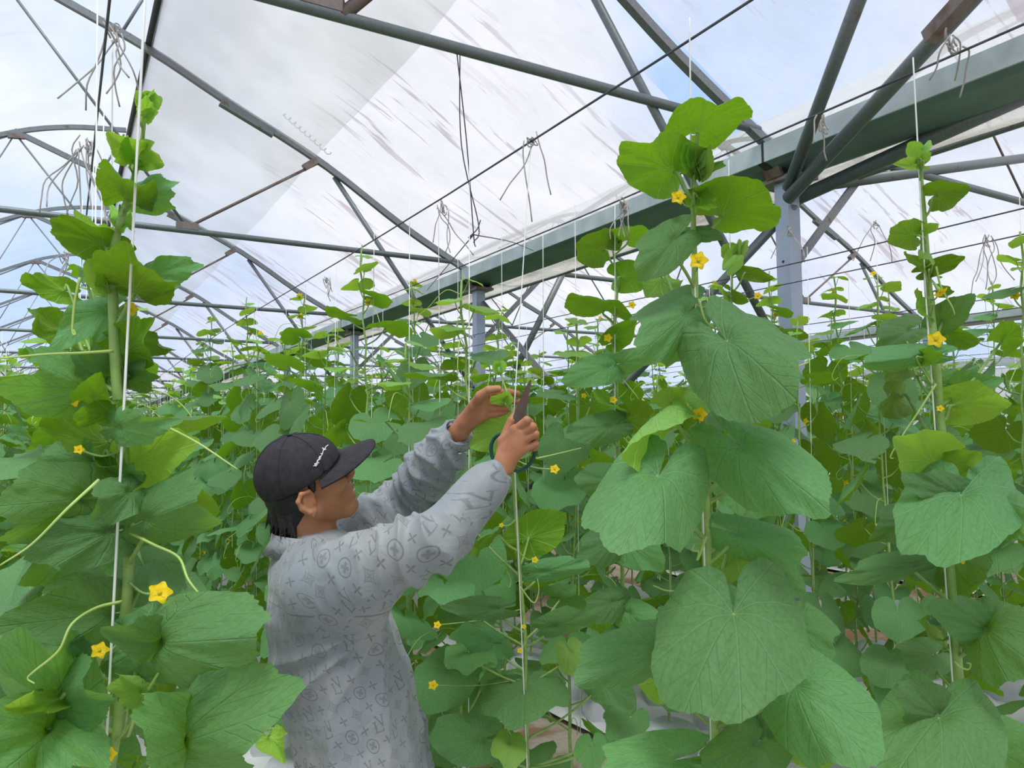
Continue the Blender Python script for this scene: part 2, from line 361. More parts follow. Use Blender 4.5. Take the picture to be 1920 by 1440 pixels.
def gutter(x, label):
    g_ = emp('gutter', (x, 0, 0))
    sec = [(-.20, 3.345), (-.20, 3.235), (-.15, 3.215), (.15, 3.215), (.20, 3.245), (.20, 3.345), (.188, 3.345), (.188, 3.25), (.145, 3.23), (-.145, 3.23), (-.188, 3.245), (-.188, 3.345)]
    def ext(ids, y0, y1):
        n = len(ids); Vv = [(ids[i][0], y, ids[i][1]) for y in (y0, y1) for i in range(n)]
        return Vv, [(i, (i + 1) % n, n + (i + 1) % n, n + i) for i in range(n)] + [tuple(range(n))[::-1], tuple(range(n, 2 * n))]
    for i in range(13):
        y0 = -4.9 + 4 * i; y1 = y0 + 3.98
        b = MB(); b.add(*ext(sec, y0, y1)); b.build('trough_section', M['gutter'], g_, False)
        for s_ in (-1, 1): MB().bar((s_ * .207, y0, 3.292), (s_ * .207, y1, 3.292), .012, .115).build('rim', M['gutter_lip'], g_, False)
        c_ = MB(); c_.add(*ext([(a * 1.05, z - .006 if z < 3.23 else z) for a, z in sec[:6]] + [(a * 1.02, z) for a, z in sec[:6]][::-1], y0 - .02, y0 + .03)); c_.build('joint_strap', M['dark'], g_, False)
    tag(g_, label, 'gutter')
gutter(GX1, 'long dark green roof gutter running diagonally across the middle of the roof')
gutter(GX2, 'far green gutter along the right-hand side, with sky under it')
gutter(GX0, 'green gutter along the left-hand side wall')
def purlin(name, x, z, r, m, label, cat='purlin', y0=-5, y1=47): return tag(MB().tube(spline([(x, y0 + (y1 - y0) * i / 12, z) for i in range(13)], 1), r, 8).build(name, M[m]), label, cat)
purlin('purlin', .56, 5.02, .032, 'dark', 'black edge pipe of the vent opening at the upper left')
purlin('purlin', .67, 5.70, .03, 'dark', 'dark edge pipe of the overhanging blue film')
purlin('purlin', 4.40, 3.285, .022, 'pipe', 'dark pipe holding the edge of the crinkled strip beside the gutter')
purlin('purlin', 8.56, 5.02, .03, 'dark', 'black edge pipe of the right bay vent opening')
# diagonal bracing tubes
def brace(a, b, r, m, label, name='brace_pipe', n=12): return tag(MB().tube([a, b], r, n).build(name, M[m]), label, 'brace pipe')
def onroof(px, py, z0=5.22):
    v = ray(px, py); return CAM + v * ((z0 - CAM[2]) / (v[2] + .56 * v[0]))
PT = np.array([3.60, 3.1, 3.02])
PT = P(1478, 352, 4.40); a = onroof(1610, 0); brace(PT, a + (a - PT) * .25, .034, 'pipe', 'dark green pipe rising steeply from the first post to the roof')
PT = P(1478, 372, 4.40); a = onroof(1820, 0); bp = brace(PT, a + (a - PT) * .5, .038, 'pipe', 'thick dark pipe slanting from the first post up to the top right corner')
cl = MB(); q = P(1780, 38, 3.32 if False else np.dot(a - CAM, FW) * 1.01); dv = norm(a - PT); cl.bar(q - dv * .12 + [0, 0, .02], q + dv * .12 + [0, 0, .02], .06, .06)
cl.build('clamp_sleeve', M['rust'], bp, False)
b0 = np.array([3.83, 3.1, 3.06]); e = on(1920, 180, 0, 3.98); brace(b0, b0 + (e - b0) * 1.5, .042, 'pipe', 'thick pipe just below the crinkled strip on the right')
e = on(1920, 300, 1, 3.1); brace(on(1560, 345, 1, 3.1), e + (e - b0) * .3, .036, 'pipe', 'nearly level grey pipe crossing to the right edge')
0 and tag(MB().bar(on(1700, 232, 1, 3.13), on(1485, 510, 1, 3.13), .05, .02, (0, 1, 0)).build('brace_bar', M['steel'], None, False), 'flat pale bar slanting from the strip down to the first post', 'brace bar')
tag(MB().tube([(3.75, 3.05, 3.0), (3.75, 7.0, .6)], .03, 10).build('brace_pipe', M['pipe']), 'diagonal pipe running from the first post down to the second', 'brace pipe')
tag(MB().tube([(3.75, 7.0, 3.0), (3.75, 3.1, .2)], .03, 10).build('brace_pipe', M['steel']), 'diagonal pipe running from the second post down to the first', 'brace pipe')
tag(MB().tube([on(1095, 432, 1, 7.0), on(968, 690, 1, 7.0)], .035, 10).build('brace_pipe', M['steel']), 'grey pipe slanting down behind the second post', 'brace pipe')
tag(MB().tube([on(1840, 0, 1, 3.0) * [1, 1, 1], on(1920, 0, 1, 3.0)], .01, 6).build('brace_pipe', M['pipe']), 'short pipe end at the upper right corner', 'brace pipe') if False else None
a = on(640, 30, 1, 3.1); b = on(625, -60, 1, 3.1); 
brace(a, a + [.5, 0, .55], .03, 'rust', 'rusty strut rising from the top tie pipe'); brace(a, a + [-.12, 0, .5], .028, 'rust', 'short rusty strut beside the top tie pipe')
# long cross pipe of right bay going down right (1565,285)->(1920,375) is the truss tie itself
# crop support wires
WX = [(.05, 2.4), (1.0, 2.4), (1.5, 2.4), (2.75, 2.4), (3.2, 2.42), (4.5, 2.4), (5.0, 2.4), (6.25, 2.4), (6.75, 2.4), (8.0, 2.4), (8.5, 2.4), (9.75, 2.4), (10.25, 2.4), (-.45, 2.4)]
WN = ['above the left-hand vine', 'passing over the raised hands', 'holding the string of the right-hand vine', 'first beyond the gutter posts', 'second beyond the gutter posts']
for i, (x, z) in enumerate(WX):
    pts = [(x, -2 + 4.083 * j, z + .02 * math.cos(j * math.pi)) for j in range(13)]
    tag(MB().tube(spline(pts, 4), .0028, 6).build('support_wire', M['wire']), 'thin taut steel crop wire ' + (WN[i] if i < 5 else 'far across the rows of vines'), 'wire', 'crop wires')
a = on(855, 92, 1, 3.1); b = on(888, 440, 1, 3.4)
wl = MB(); wl.tube(spline([a + [0, 0, .02], (a + b) / 2 + [.01, 0, 0], b, b + [.01, 0, -.06]], 6), .003, 6); wl.tube(spline([a + [.01, -.02, .02], (a + b) / 2 + [-.02, 0, 0], b + [.03, 0, .05], b + [.0, 0, -.04]], 6), .003, 6)
wl.tube(spline([b, b + [-.03, 0, -.02], b + [.02, 0, .03], b + [.04, 0, .08]], 4), .003, 6)
tag(wl.build('hanging_wire', M['wire']), 'doubled dark wire hanging from the top pipe to a knot', 'wire')
tag(MB().tube(spline([b, (b + on(1000, 470, 0, 3.5)) / 2 + [0, 0, .02], on(1000, 470, 0, 3.5)], 5), .003, 6).build('hanging_wire', M['wire']), 'wire running from the knot right to the gutter', 'wire')
tag(MB().tube(spline([b, on(800, 545, 1, 6.9)], 5), .003, 6).build('hanging_wire', M['wire']), 'wire running from the knot down to the left', 'wire')
for px, py, d, n, L, lab in [(213, 55, 1.6, 6, .22, 'tangle of loose grey twine tied on the left wire at the top'), (160, 272, 1.95, 9, .28, 'bushy knot of grey twine ends on the left wire, beside the top leaves'),
                             (120, 480, 2.6, 4, .16, 'small hanging loops of twine on the left wire'), (612, 525, 3.5, 3, .1, 'loop of grey twine on the middle wire'),
                             (998, 262, 1.93, 3, .22, 'twine ends hanging from the wire above the hands'), (830, 385, 2.6, 4, .2, 'short twine ends below the middle wire, left of the string'),
                             (1172, 385, 2.2, 5, .13, 'frayed white twine knot in front of the green gutter'), (1785, 75, 1.5, 3, .12, 'grey hook of twine at the upper right'),
                             (1478, 430, 3.4, 3, .2, 'twine ends on the wire beside the first post'), (1850, 450, 2.9, 6, .25, 'cluster of twine ends hanging at the right edge'),
                             (1640, 420, 3.3, 3, .22, 'loose twine hanging beyond the first post'), (1548, 220, 1.7, 2, .1, 'white twine loop near the pipes of the first post')]:
    c = P(px, py, d); b = MB(); rs = random.Random(px)
    for i in range(n):
        q = [c + np.array([rs.uniform(-.02, .02), rs.uniform(-.02, .02), rs.uniform(-.02, .02)])]; dr = RT * rs.uniform(-.6, .5) + np.array([0, 0, -rs.uniform(.1, 1.)])
        for j in range(4): q.append(q[-1] + norm(dr) * L / 4 * rs.uniform(.5, 1.1)); dr = dr * .8 + np.array([rs.uniform(-.4, .4), rs.uniform(-.4, .4), -.3])
        b.tube(spline(q, 3), .0018, 5)
    for i in range(3):
        o_ = RT * rs.uniform(-.01, .01) + np.array([0, 0, rs.uniform(-.02, .005)]); a_ = rs.uniform(.004, .010); h_ = rs.uniform(.008, .022)
        b.tube([c + o_ + RT * a_ * math.cos(t_ + i) + np.array([0, 0, h_ * math.sin(t_)]) + FW * .006 * math.sin(2 * t_ + i) for t_ in np.linspace(0, 6.0, 11)], .0018, 5)
    b.build('twine_knot', M['old_string']); tag(bpy.context.scene.collection.objects[-1], lab, 'twine')
# curled wire lying along the second rafter
cw = [P(530 + 90 * t + 4 * math.sin(t * 60), 212 + 78 * t + 4 * math.cos(t * 60), 8.0) for t in np.linspace(0, 1, 50)]
tag(MB().tube(cw, .006, 5).build('curled_wire', M['wire']), 'curly thin wire beside the second rafter', 'wire')
# ================================================================== melon vines
TH = np.radians([0, 12, 25, 38, 52, 66, 80, 95, 110, 124, 138, 150, 160, 168])
RO = np.array([1.0, .975, .93, .925, .93, .885, .83, .80, .77, .72, .66, .58, .47, .33])
def leaf_grid(nr, nt, seed, cup=.10, bend=.18, wave=.05, serr=.018, fold=0., rag=0.):
    r = np.random.default_rng(seed); th = np.linspace(-math.radians(168), math.radians(168), nt); rad = np.linspace(0, 1, nr + 1)[1:]
    R = np.interp(np.abs(th), TH, RO)
    lo = 1 + .05 * r.uniform(-1, 1) * np.sin(2 * th + r.uniform(0, 6)) + .016 * np.cos(5.3 * th) * (np.abs(th) < 2.4)
    if nt > 30: lo = lo * (1 + serr * r.uniform(.1, 1.1, nt) * (np.arange(nt) % 2 * 2 - 1) * (np.abs(th) < 2.7)) * (1 + .012 * np.sin(th * 11 + r.uniform(0, 6)))
    if rag: lo = lo * (1 + rag * (np.sin(4 * th + r.uniform(0, 6)) + .7 * np.sin(7 * th + r.uniform(0, 6)) + .5 * np.sin(13 * th + r.uniform(0, 6)) - .6 * np.exp(-((th - r.uniform(-1.5, 1.5)) / .12) ** 2)))
    R = R * lo; T_, A = np.meshgrid(th, rad); RR = A * R[None, :]
    x = RR * np.sin(T_); y = RR * np.cos(T_)
    ph = r.uniform(0, 6.28, 4); rr = RR ** 2
    z = -cup * x ** 2 * 1.6 - bend * np.sign(y) * y ** 2 + wave * RR ** 2.2 * (np.sin(3 * T_ + ph[0]) + .6 * np.sin(5 * T_ + ph[1]) + .35 * np.sin(9 * T_ + ph[2]) * A ** 2)
    z += fold * np.abs(x) - .035 * RR * np.abs(np.cos(T_ * (180 / 34.) ))* -1 * (.8 if nt > 30 else .3) - .07 * np.exp(-(RR / .16) ** 2)
    z += .012 * np.sin(x * 23 + ph[3]) * np.sin(y * 21 + ph[0]) * A if nt > 30 else 0
    V = np.concatenate([[[0, 0, -.07]], np.stack([x.ravel(), y.ravel(), z.ravel()], 1)]); Fc = []
    for j in range(nt - 1): Fc.append((0, 1 + j + 1, 1 + j))
    for i in range(nr - 1):
        for j in range(nt - 1):
            a = 1 + i * nt + j; Fc.append((a, a + 1, a + nt + 1, a + nt))
    return V, Fc, V[:, :2].copy()
_TG = {}
def tmpl(level, k):
    if (level, k) not in _TG:
        r = np.random.default_rng(100 + k); nr, nt = {0: (13, 91), 1: (5, 33), 2: (3, 15), 3: (2, 9)}[level]
        _TG[(level, k)] = leaf_grid(nr, nt, 50 + k, r.uniform(.02, .22), r.uniform(.08, .35), r.uniform(.03, .08), .018, r.uniform(-.12, .05))
    return _TG[(level, k)]
def tube_arr(pts, r, n=5):
    b = MB(); b.tube(pts, r, n); return np.concatenate(b.V), b.F
class LB:
    """mesh collector with material slots 0 leaf, 1 stem"""
    def __init__(s): s.V = []; s.F = []; s.U = []; s.I = []; s.n = 0
    def add(s, V, Fc, uv=None, mi=0):
        s.V.append(np.asarray(V)); s.F += [tuple(int(q) + s.n for q in f) for f in Fc]; s.U.append(np.zeros((len(V), 2)) if uv is None else uv); s.I += [mi] * len(Fc); s.n += len(V)
    def mesh(s, name, mats): return mesh(name, np.concatenate(s.V), s.F, None, True, np.concatenate(s.U), mats, s.I)
def blade(lb, B, U, Wv, Nv, level, k, mi=0, over=None):
    V, Fc, uv = over or tmpl(level, k); lb.add(np.asarray(B) + V[:, :1] * Wv + V[:, 1:2] * U + (V[:, 2:3] + .07) * Nv, Fc, uv, mi)
LM = lambda young: [M['leaf_young' if young else 'leaf'], M['stem']]
# ---- flower
def flower_mesh(r=.02):
    lb = LB()
    for k in range(5):
        a = 2 * math.pi * k / 5; c, s_ = math.cos(a), math.sin(a); V = []; nn = 5
        for i in range(6):
            t = i / 5.; w = .47 * math.sin(math.pi * (.12 + t * .70)) ** .8
            for j in range(nn):
                u = (j - 2) / 2.; x = t * (1 - .26 * u * u); yy = u * w * .95; z = .55 * t - .42 * t * t - .10 * (1 - abs(u)) * t + .05 * math.sin(5 * t + k)
                V.append((r * (x * c - yy * s_), r * (x * s_ + yy * c), r * z * 1.3))
        lb.add(V, [(i * nn + j, i * nn + j + 1, (i + 1) * nn + j + 1, (i + 1) * nn + j) for i in range(5) for j in range(nn - 1)], None, 0)
    v, f = tube_arr([(0, 0, .1 * r), (0, 0, -.5 * r), (0, 0, -1.2 * r), (.1 * r, 0, -2.2 * r)], [.25 * r, .3 * r, .18 * r, .1 * r], 6); lb.add(v, f, None, 1)
    b = MB().ball((0, 0, .12 * r), .17 * r, 6); lb.add(np.concatenate(b.V), b.F, None, 0)
    return lb.mesh('flower', [M['petal'], M['stem']])
FL = flower_mesh()
def put_flower(parent, p, face, s=1., name='flower'):
    o = ob(name, FL, parent); o.location = Vector(p); o.rotation_euler = Vector(face).to_track_quat('Z', 'Y').to_euler(); o.scale = (s, s, s); return o
# ---- generic vine prototypes
def stem_path(h, rs, amp=.02):
    pts = []; z = 0; i = 0; n = int(h / .1); ax, ay = rs.uniform(0, 6), rs.uniform(0, 6)
    for i in range(n + 1):
        z = h * i / n; pts.append((amp * math.sin(z * 3 + ax) + .006 * (-1) ** i, amp * math.cos(z * 2.6 + ay), z))
    return pts
def gen_leaves(h, rs, z0=.22, Ls=(.132, .065), dens=.088):
    """list of (node, B, U, W, N, L, young)"""
    out = []; z = z0; az = rs.uniform(0, 6.28)
    while z < h - .02:
        t = (z - z0) / (h - z0); L = Ls[0] * (1 - .12 * t) if t < .78 else Ls[0] * .9 + (Ls[1] * .6 - Ls[0] * .9) * ((t - .78) / .22)
        L *= rs.uniform(.85, 1.15); az += math.pi + rs.uniform(-.9, .9); d = np.array([math.cos(az), math.sin(az), 0]); pl = L * rs.uniform(.7, 1.15)
        el = rs.uniform(.45, .95) if t < .85 else 1.1
        node = np.array([0, 0, z]); B = node + pl * (d * math.cos(el) + np.array([0, 0, math.sin(el)]))
        tilt = rs.uniform(-1.15, -.15) if t < .8 else rs.uniform(-.3, .5)
        a2 = az + rs.uniform(-.4, .4); d2 = np.array([math.cos(a2), math.sin(a2), 0])
        U = d2 * math.cos(tilt) + np.array([0, 0, math.sin(tilt)]); Wv = np.cross(U, [0, 0, 1.]); Wv = norm(Wv); Nn = np.cross(Wv, U)
        rl = rs.uniform(-.4, .4); W2 = Wv * math.cos(rl) + Nn * math.sin(rl); N2 = np.cross(W2, U)
        out.append((node, B, U * L, W2 * L, N2 * L, L, t > .88)); z += dens * rs.uniform(.75, 1.2) * (1 if t < .8 else .7)
    return out
def petiole(node, B, U, L):
    mid = (node + B) / 2 + np.array([0, 0, -.10 * L]); return spline([node, mid, B - U * .03, ], 4)
def make_vine(seed, h, split, level=1):
    rs = random.Random(seed); v = emp('melon_vine'); sp = stem_path(h, rs); lb = LB()
    vv, ff = tube_arr(spline(sp, 2), [.0065 - .003 * i / (2 * len(sp)) for i in range(len(spline(sp, 2)))], 6)
    mesh_ = mesh('stem', vv, ff, M['stem']); ob('stem', mesh_, v)
    sx = np.array(sp); k = 0
    for node, B, U, Wv, Nv, L, yg in gen_leaves(h, rs):
        off = np.array([np.interp(node[2], sx[:, 2], sx[:, 0]), np.interp(node[2], sx[:, 2], sx[:, 1]), 0]); node = node + off; B = B + off
        l = lb if not split else LB(); k = rs.randrange(8)
        blade(l, B, U, Wv, Nv, level, k, 2 if (yg and not split) else 0)
        pv, pf = tube_arr(petiole(node, B, U, L), [.0035 * L / .13] * 9 if False else .0032 * min(1, L / .11), 5); l.add(pv, pf, None, 1)
        if split: ob('leaf', l.mesh('leaf', LM(yg)), v)
        if rs.random() < .13 and node[2] > .5:
            q = node + norm(B - node) * .045 + np.array([0, 0, .01]); put_flower(v, q, (rs.uniform(-1, 1), rs.uniform(-1, 1), rs.uniform(0, .8)), rs.uniform(.7, 1.))
        if split and rs.random() < .35:
            a = rs.uniform(0, 6.28); d = np.array([math.cos(a), math.sin(a), 0]); q = [node, node + d * .06 + [0, 0, .02], node + d * .13 + [0, 0, rs.uniform(-.03, .03)], node + d * .17 + [0, 0, -.05], node + d * .165 + [0, 0, -.075], node + d * .15 + [0, 0, -.065]]
            b = MB().tube(spline(q, 4), .0013, 5); b.build('tendril', M['tendril'], v)
    if not split: ob('foliage', lb.mesh('foliage', [M['leaf'], M['stem'], M['leaf_young']]), v)
    return v
def hide_proto(o):
    for c in list(o.children): bpy.data.objects.remove(c)
    bpy.data.objects.remove(o)
rs = random.Random(11)
HT = [2.05, 2.2, 2.32, 2.1, 2.42, 1.95, 2.25, 2.15]
PS = [make_vine(200 + i, HT[i], True) for i in range(8)]
PF = [make_vine(300 + i, HT[i] + .05, False) for i in range(8)]
ROWS = {-.45: 'outer left row', .05: 'left row', 1.0: 'row being tended', 1.5: 'row just behind the hands', 2.75: 'first row past the gutter posts', 3.2: 'second row past the gutter posts',
        4.5: 'third row past the posts', 5.0: 'fourth row past the posts'}
for x, w_ in zip((6.25, 6.75, 8.0, 8.5, 9.75, 10.25), ('fifth', 'sixth', 'seventh', 'eighth', 'ninth', 'tenth')): ROWS[x] = w_ + ' row past the posts'
EXCL = {.05: 1.55, 1.0: 1.95, 1.5: 2.2, 2.75: .9, 3.2: 1.0, -.45: 3.0, 4.5: 1.6, 5.0: 1.7}
pos = []
for x, rn in ROWS.items():
    y = EXCL.get(x, 2.2); i = 0
    while y < 46:
        q = np.array([x, y, 1.2]) - CAM; d = q @ FW; px = 960 + F * (q @ RT) / d if d > .1 else 9999
        if d > .5 and -160 < px < 2100 + 200 / d:
            i += 1; pos.append((d, x + rs.uniform(-.02, .02), y + rs.uniform(-.05, .05), x, i, px))
        y += .45
pos.sort(key=lambda t: t[0])
ORD = ['first', 'second', 'third', 'fourth', 'fifth', 'sixth', 'seventh', 'eighth', 'ninth', 'tenth']
used = set(); baseM = {}
NSPLIT, NIND = 56, 296
strmesh = MB().tube([(0, 0, 0), (0, 0, 2.4)], .0014, 5).mesh('training_string', M['string'])
bagb = MB()
def bag_mesh():
    V = []; n = 16; prof = [(0, 0), (.95, 0), (1.02, .12), (1.0, .6), (.93, .86), (.7, .98), (0, 1.0)]
    for i, (r, z) in enumerate(prof):
        for j in range(n):
            a = 2 * math.pi * j / n; sq = 1 / max(abs(math.cos(a)), abs(math.sin(a))) ** .6; w = 1 + .05 * math.sin(3 * a + i)
            V.append((.125 * r * math.cos(a) * sq * w, .125 * r * math.sin(a) * sq * w, .15 * z))
    return mesh('grow_bag', V, [(i * n + j, i * n + (j + 1) % n, (i + 1) * n + (j + 1) % n, (i + 1) * n + j) for i in range(6) for j in range(n)], M['bag'])
M['bag'] = simple('white_bag', (.56, .58, .61), .5, 0, .4, .12, 8, .05)
BAG = bag_mesh()
def zone(px): return 'left' if px < 420 else 'centre' if px < 1000 else 'right centre' if px < 1480 else 'right'
far = LB(); farF = []
farst = LB()
for n_, (d, x, y, row, i, px) in enumerate(pos):
    k = rs.randrange(8); rz = rs.uniform(0, 6.28)
    rn = ROWS[row]
    if n_ < NIND:
        src = (PS if n_ < NSPLIT else PF)[k]; o = copy_tree(src); o.location = (x, y, 0.2 if False else .05); o.rotation_euler = (0, 0, rz); s = rs.uniform(.93, 1.05) * (.84 if row < .5 and i <= 5 else .94 if d < 2.6 else 1.); o.scale = (1, 1, s)
        if i <= 10 and n_ < 190:
            tag(o, 'leafy melon vine in the %s, %s plant from the camera' % (rn, ORD[i - 1]), 'melon vine', 'melon vines of the ' + rn)
        else: tag(o, 'small distant melon vine, %s, %s of view' % (rn, zone(px)), 'melon vine', 'distant melon vines, %s, %s' % (rn, zone(px)))
        so = ob('training_string', strmesh); so.location = (x + .012, y, .05); so.rotation_euler = (rs.uniform(-.015, .015), rs.uniform(-.015, .015), 0)
        if i <= 10 and n_ < 190: tag(so, 'white string on %s vine from the camera, %s' % (ORD[i - 1], rn), 'string', 'training strings')
        else: tag(so, 'thin white string on distant vine, %s, %s of view' % (rn, zone(px)), 'string', 'distant training strings, %s, %s' % (rn, zone(px)))
        if n_ < 70 and not (row in (.05, 1.0) and i <= 2):
            bo = ob('grow_bag', BAG); bo.location = (x, y, 0); bo.rotation_euler = (0, 0, rz)
            if i <= 10: tag(bo, 'white planting bag under %s vine from camera, %s' % (ORD[i - 1], rn), 'planting bag', 'white planting bags')
            else: tag(bo, 'white planting bag under a distant vine of the %s' % rn, 'planting bag', 'white planting bags')
    else:
        h = HT[k] * rs.uniform(.95, 1.05); r2 = random.Random(k * 7 + n_ % 5); lv = 2 if d < 14 else 3
        for node, B, U, Wv, Nv, L, yg in gen_leaves(h, r2, .7, (.15, .07), .12):
            ca, sa = math.cos(rz), math.sin(rz); Rz = np.array([[ca, -sa, 0], [sa, ca, 0], [0, 0, 1]]); V, Fc, uv = tmpl(lv, k)
            VV = B + V[:, :1] * Wv + V[:, 1:2] * U + (V[:, 2:3] + .07) * Nv
            far.V.append(VV @ Rz.T + np.array([x, y, 0])); far.U.append(uv); farF.append((len(V), Fc))
        vv, ff = tube_arr([(x, y, 0), (x, y, h), (x, y, h + .01)], [.006, .004, .001], 4); farst.add(vv, ff, None, 0)
        vv, ff = tube_arr([(x + .01, y, h - .1), (x + .01, y, 2.4)], .0016, 3); farst.add(vv, ff, None, 1)
n0 = 0; FF = []
for n1, Fc in farF:
    FF += [tuple(q + n0 for q in f) for f in Fc]; n0 += n1
fo = ob('melon_vine_rows', mesh('melon_vine_rows', np.concatenate(far.V), FF, M['leaf'], True, np.concatenate(far.U)))
tag(fo, 'dense rows of tiny melon vines filling the far end of the greenhouse', 'melon vines', None, 'stuff')
fs = ob('stems_and_strings', farst.mesh('stems_and_strings', [M['stem'], M['string']]), fo); tag(fs, kind='stuff')
for p_ in PS + PF: hide_proto(p_)
# mulch strips under the double rows
M['mulch'] = simple('white_mulch', (.62, .62, .62), .5, 0, .4, .15, 3, .1)
for x, lb_ in ((.0, 'left'), (1.25, 'tended'), (2.97, 'first far'), (4.75, 'second far'), (6.5, 'third far'), (8.25, 'fourth far'), (10., 'last far')):
    nu, nv = 6, 200; y = np.linspace(-1, 46, nv); s = np.linspace(-.48, .48, nu); YY, SS = np.meshgrid(y, s, indexing='ij'); XX = x + SS + .03 * vnoise(YY * 2, SS * 0, int(x * 4) + 9)
    tag(ob('mulch_sheet', mesh('mulch_sheet', np.stack([XX.ravel(), YY.ravel(), (.012 + .02 * (1 + vnoise(XX * 3, YY * 3, 3) * .4)).ravel()], 1), gridF(nu, nv), M['mulch'])), 'white plastic sheet on the soil under the %s double row' % lb_, 'ground sheet', 'white ground sheets')

# ================================================================== the vines nearest the camera, leaf by leaf
def hero(name, stem, leaves, flowers=(), tendrils=(), label='', r0=.007, shoots=(), seed=0, depthf=None):
    """stem: [(px,py,d)], leaves: (Bx,By,Tx,Ty,wx,wy,L,side,db)"""
    o = emp('melon_vine', (0, 0, 0)); st = spline([P(*s) for s in stem], 8); st = np.array(st); base = st[-1].copy()
    full = list(st) + [np.array([base[0], base[1], z]) for z in np.linspace(base[2] - .1, .05, 5)] if base[2] > .2 else list(st)
    n = len(full); rad = [r0 * (.35 + .65 * min(1, i / (n * .35))) for i in range(n)]
    b = MB().tube(full, rad, 10); b.build('stem', M['stem'], o)
    dd = [(q - CAM) @ FW for q in st]; py = [s[1] for s in stem]; pd = [s[2] for s in stem]
    for k, lf in enumerate(leaves):
        Bx, By, Tx, Ty, wx, wy, L, side = lf[:8]; db = lf[8] if len(lf) > 8 else (-.06 if side == 't' else -.02)
        opt = lf[9] if len(lf) > 9 else {}
        dB = float(np.interp(By, py, pd)) + db; B = P(Bx, By, dB)
        pix = math.hypot(Tx - Bx, Ty - By) * dB / F; dT = -math.sqrt(max(0, L * L - pix * pix)) * opt.get('sT', 1)
        T = P(Tx, Ty, dB + dT); U = T - B
        pw = math.hypot(wx, wy) * dB / F; hw = L * .62; dW = math.sqrt(max(0, hw * hw - pw * pw)) * opt.get('sW', 0)
        mx, my = (Bx + Tx) / 2, (By + Ty) / 2; C0 = P(mx, my, dB + dT / 2); Wd = P(mx + wx, my + wy, dB + dT / 2 + dW) - C0; Wv = Wd / .80
        Nn = norm(np.cross(Wv, U)); tocam = norm(CAM - (B + T) / 2)
        if (Nn @ tocam > 0) != (side == 't'): Wv = -Wv; Nn = -Nn
        lb = LB(); yg = opt.get('yg', L < .075)
        tg = leaf_grid(13, 91, seed * 100 + k, opt.get('cup', .10), opt.get('bend', .16), opt.get('wave', .10 if seed == 1 else .07), .014 if seed == 1 else .008, opt.get('fold', 0.), opt.get('rag', .045 if seed == 1 and By < 900 else .008))
        blade(lb, B, U, Wv, Nn * L, 0, 0, 0, tg)
        # petiole from the stem
        j = int(np.argmin([np.linalg.norm(q - B) + .9 * abs(q[2] - (B[2] - .55 * np.linalg.norm((q - B)[:2]) - .03)) for q in st])); nd = st[j]
        if 'node' in opt: nd = P(*opt['node'])
        ln = np.linalg.norm(nd - B); pt = spline([nd, (nd * .55 + B * .45) + np.array([0, 0, -.06 * ln]), B - Nn * .012, B], 6)
        vv, ff = tube_arr(pt, [max(.0016, min(.0042, L * .026)) * (1 - .25 * i / len(pt)) for i in range(len(pt))], 8); lb.add(vv, ff, None, 1)
        ob('leaf', lb.mesh('leaf', LM(yg)), o)
    for fl in flowers:
        px, py_, r = fl[:3]; d = float(np.interp(py_, py, pd)) + (fl[3] if len(fl) > 3 else -.05); q = P(px, py_, d)
        fc = fl[4] if len(fl) > 4 else (0, 0, .3); put_flower(o, q, norm(CAM - q) + np.array(fc), r * d / F / .02)
        nd = st[int(np.argmin(np.linalg.norm(st - q, axis=1)))]
        MB().tube(spline([nd, (nd + q) / 2 + [0, 0, -.008], q - norm(CAM - q) * .02], 4), .0016, 6).build('flower_stalk', M['stem'], o)
    for td in tendrils:
        d0 = float(np.interp(td[0][1], py, pd)) - .04; pts = [P(a, b_, d0 + (c[0] if c else 0)) for a, b_, *c in td]
        k = len(spline(pts, 6)); MB().tube(spline(pts, 6), [.0022 - .0012 * i / k for i in range(k)], 6).build('tendril', M['tendril'], o)
    for sh in shoots:   # soft growing tip: clustered tiny leaves
        c = P(*sh[:3]); s_ = sh[3]; b = MB(); rr = random.Random(int(sh[0]))
        lb = LB()
        for k in range(7):
            a = rr.uniform(0, 6.28); U = norm([math.cos(a), math.sin(a), rr.uniform(.3, 1.6)]); Wv = norm(np.cross(U, [math.sin(a), .3, .2])); Nn = np.cross(Wv, U); L = s_ * rr.uniform(.5, 1.)
            blade(lb, c + U * s_ * .15, U * L, Wv * L * .8, Nn * L, 1, rr.randrange(8))
        bb = MB().ball(c, s_ * .28, 8, (1, 1, 1.3)); lb.add(np.concatenate(bb.V), bb.F, None, 0); ob('growing_tip', lb.mesh('growing_tip', [M['leaf_young'], M['stem']]), o)
    tag(o, label, 'melon vine'); return o
D = lambda **k: k
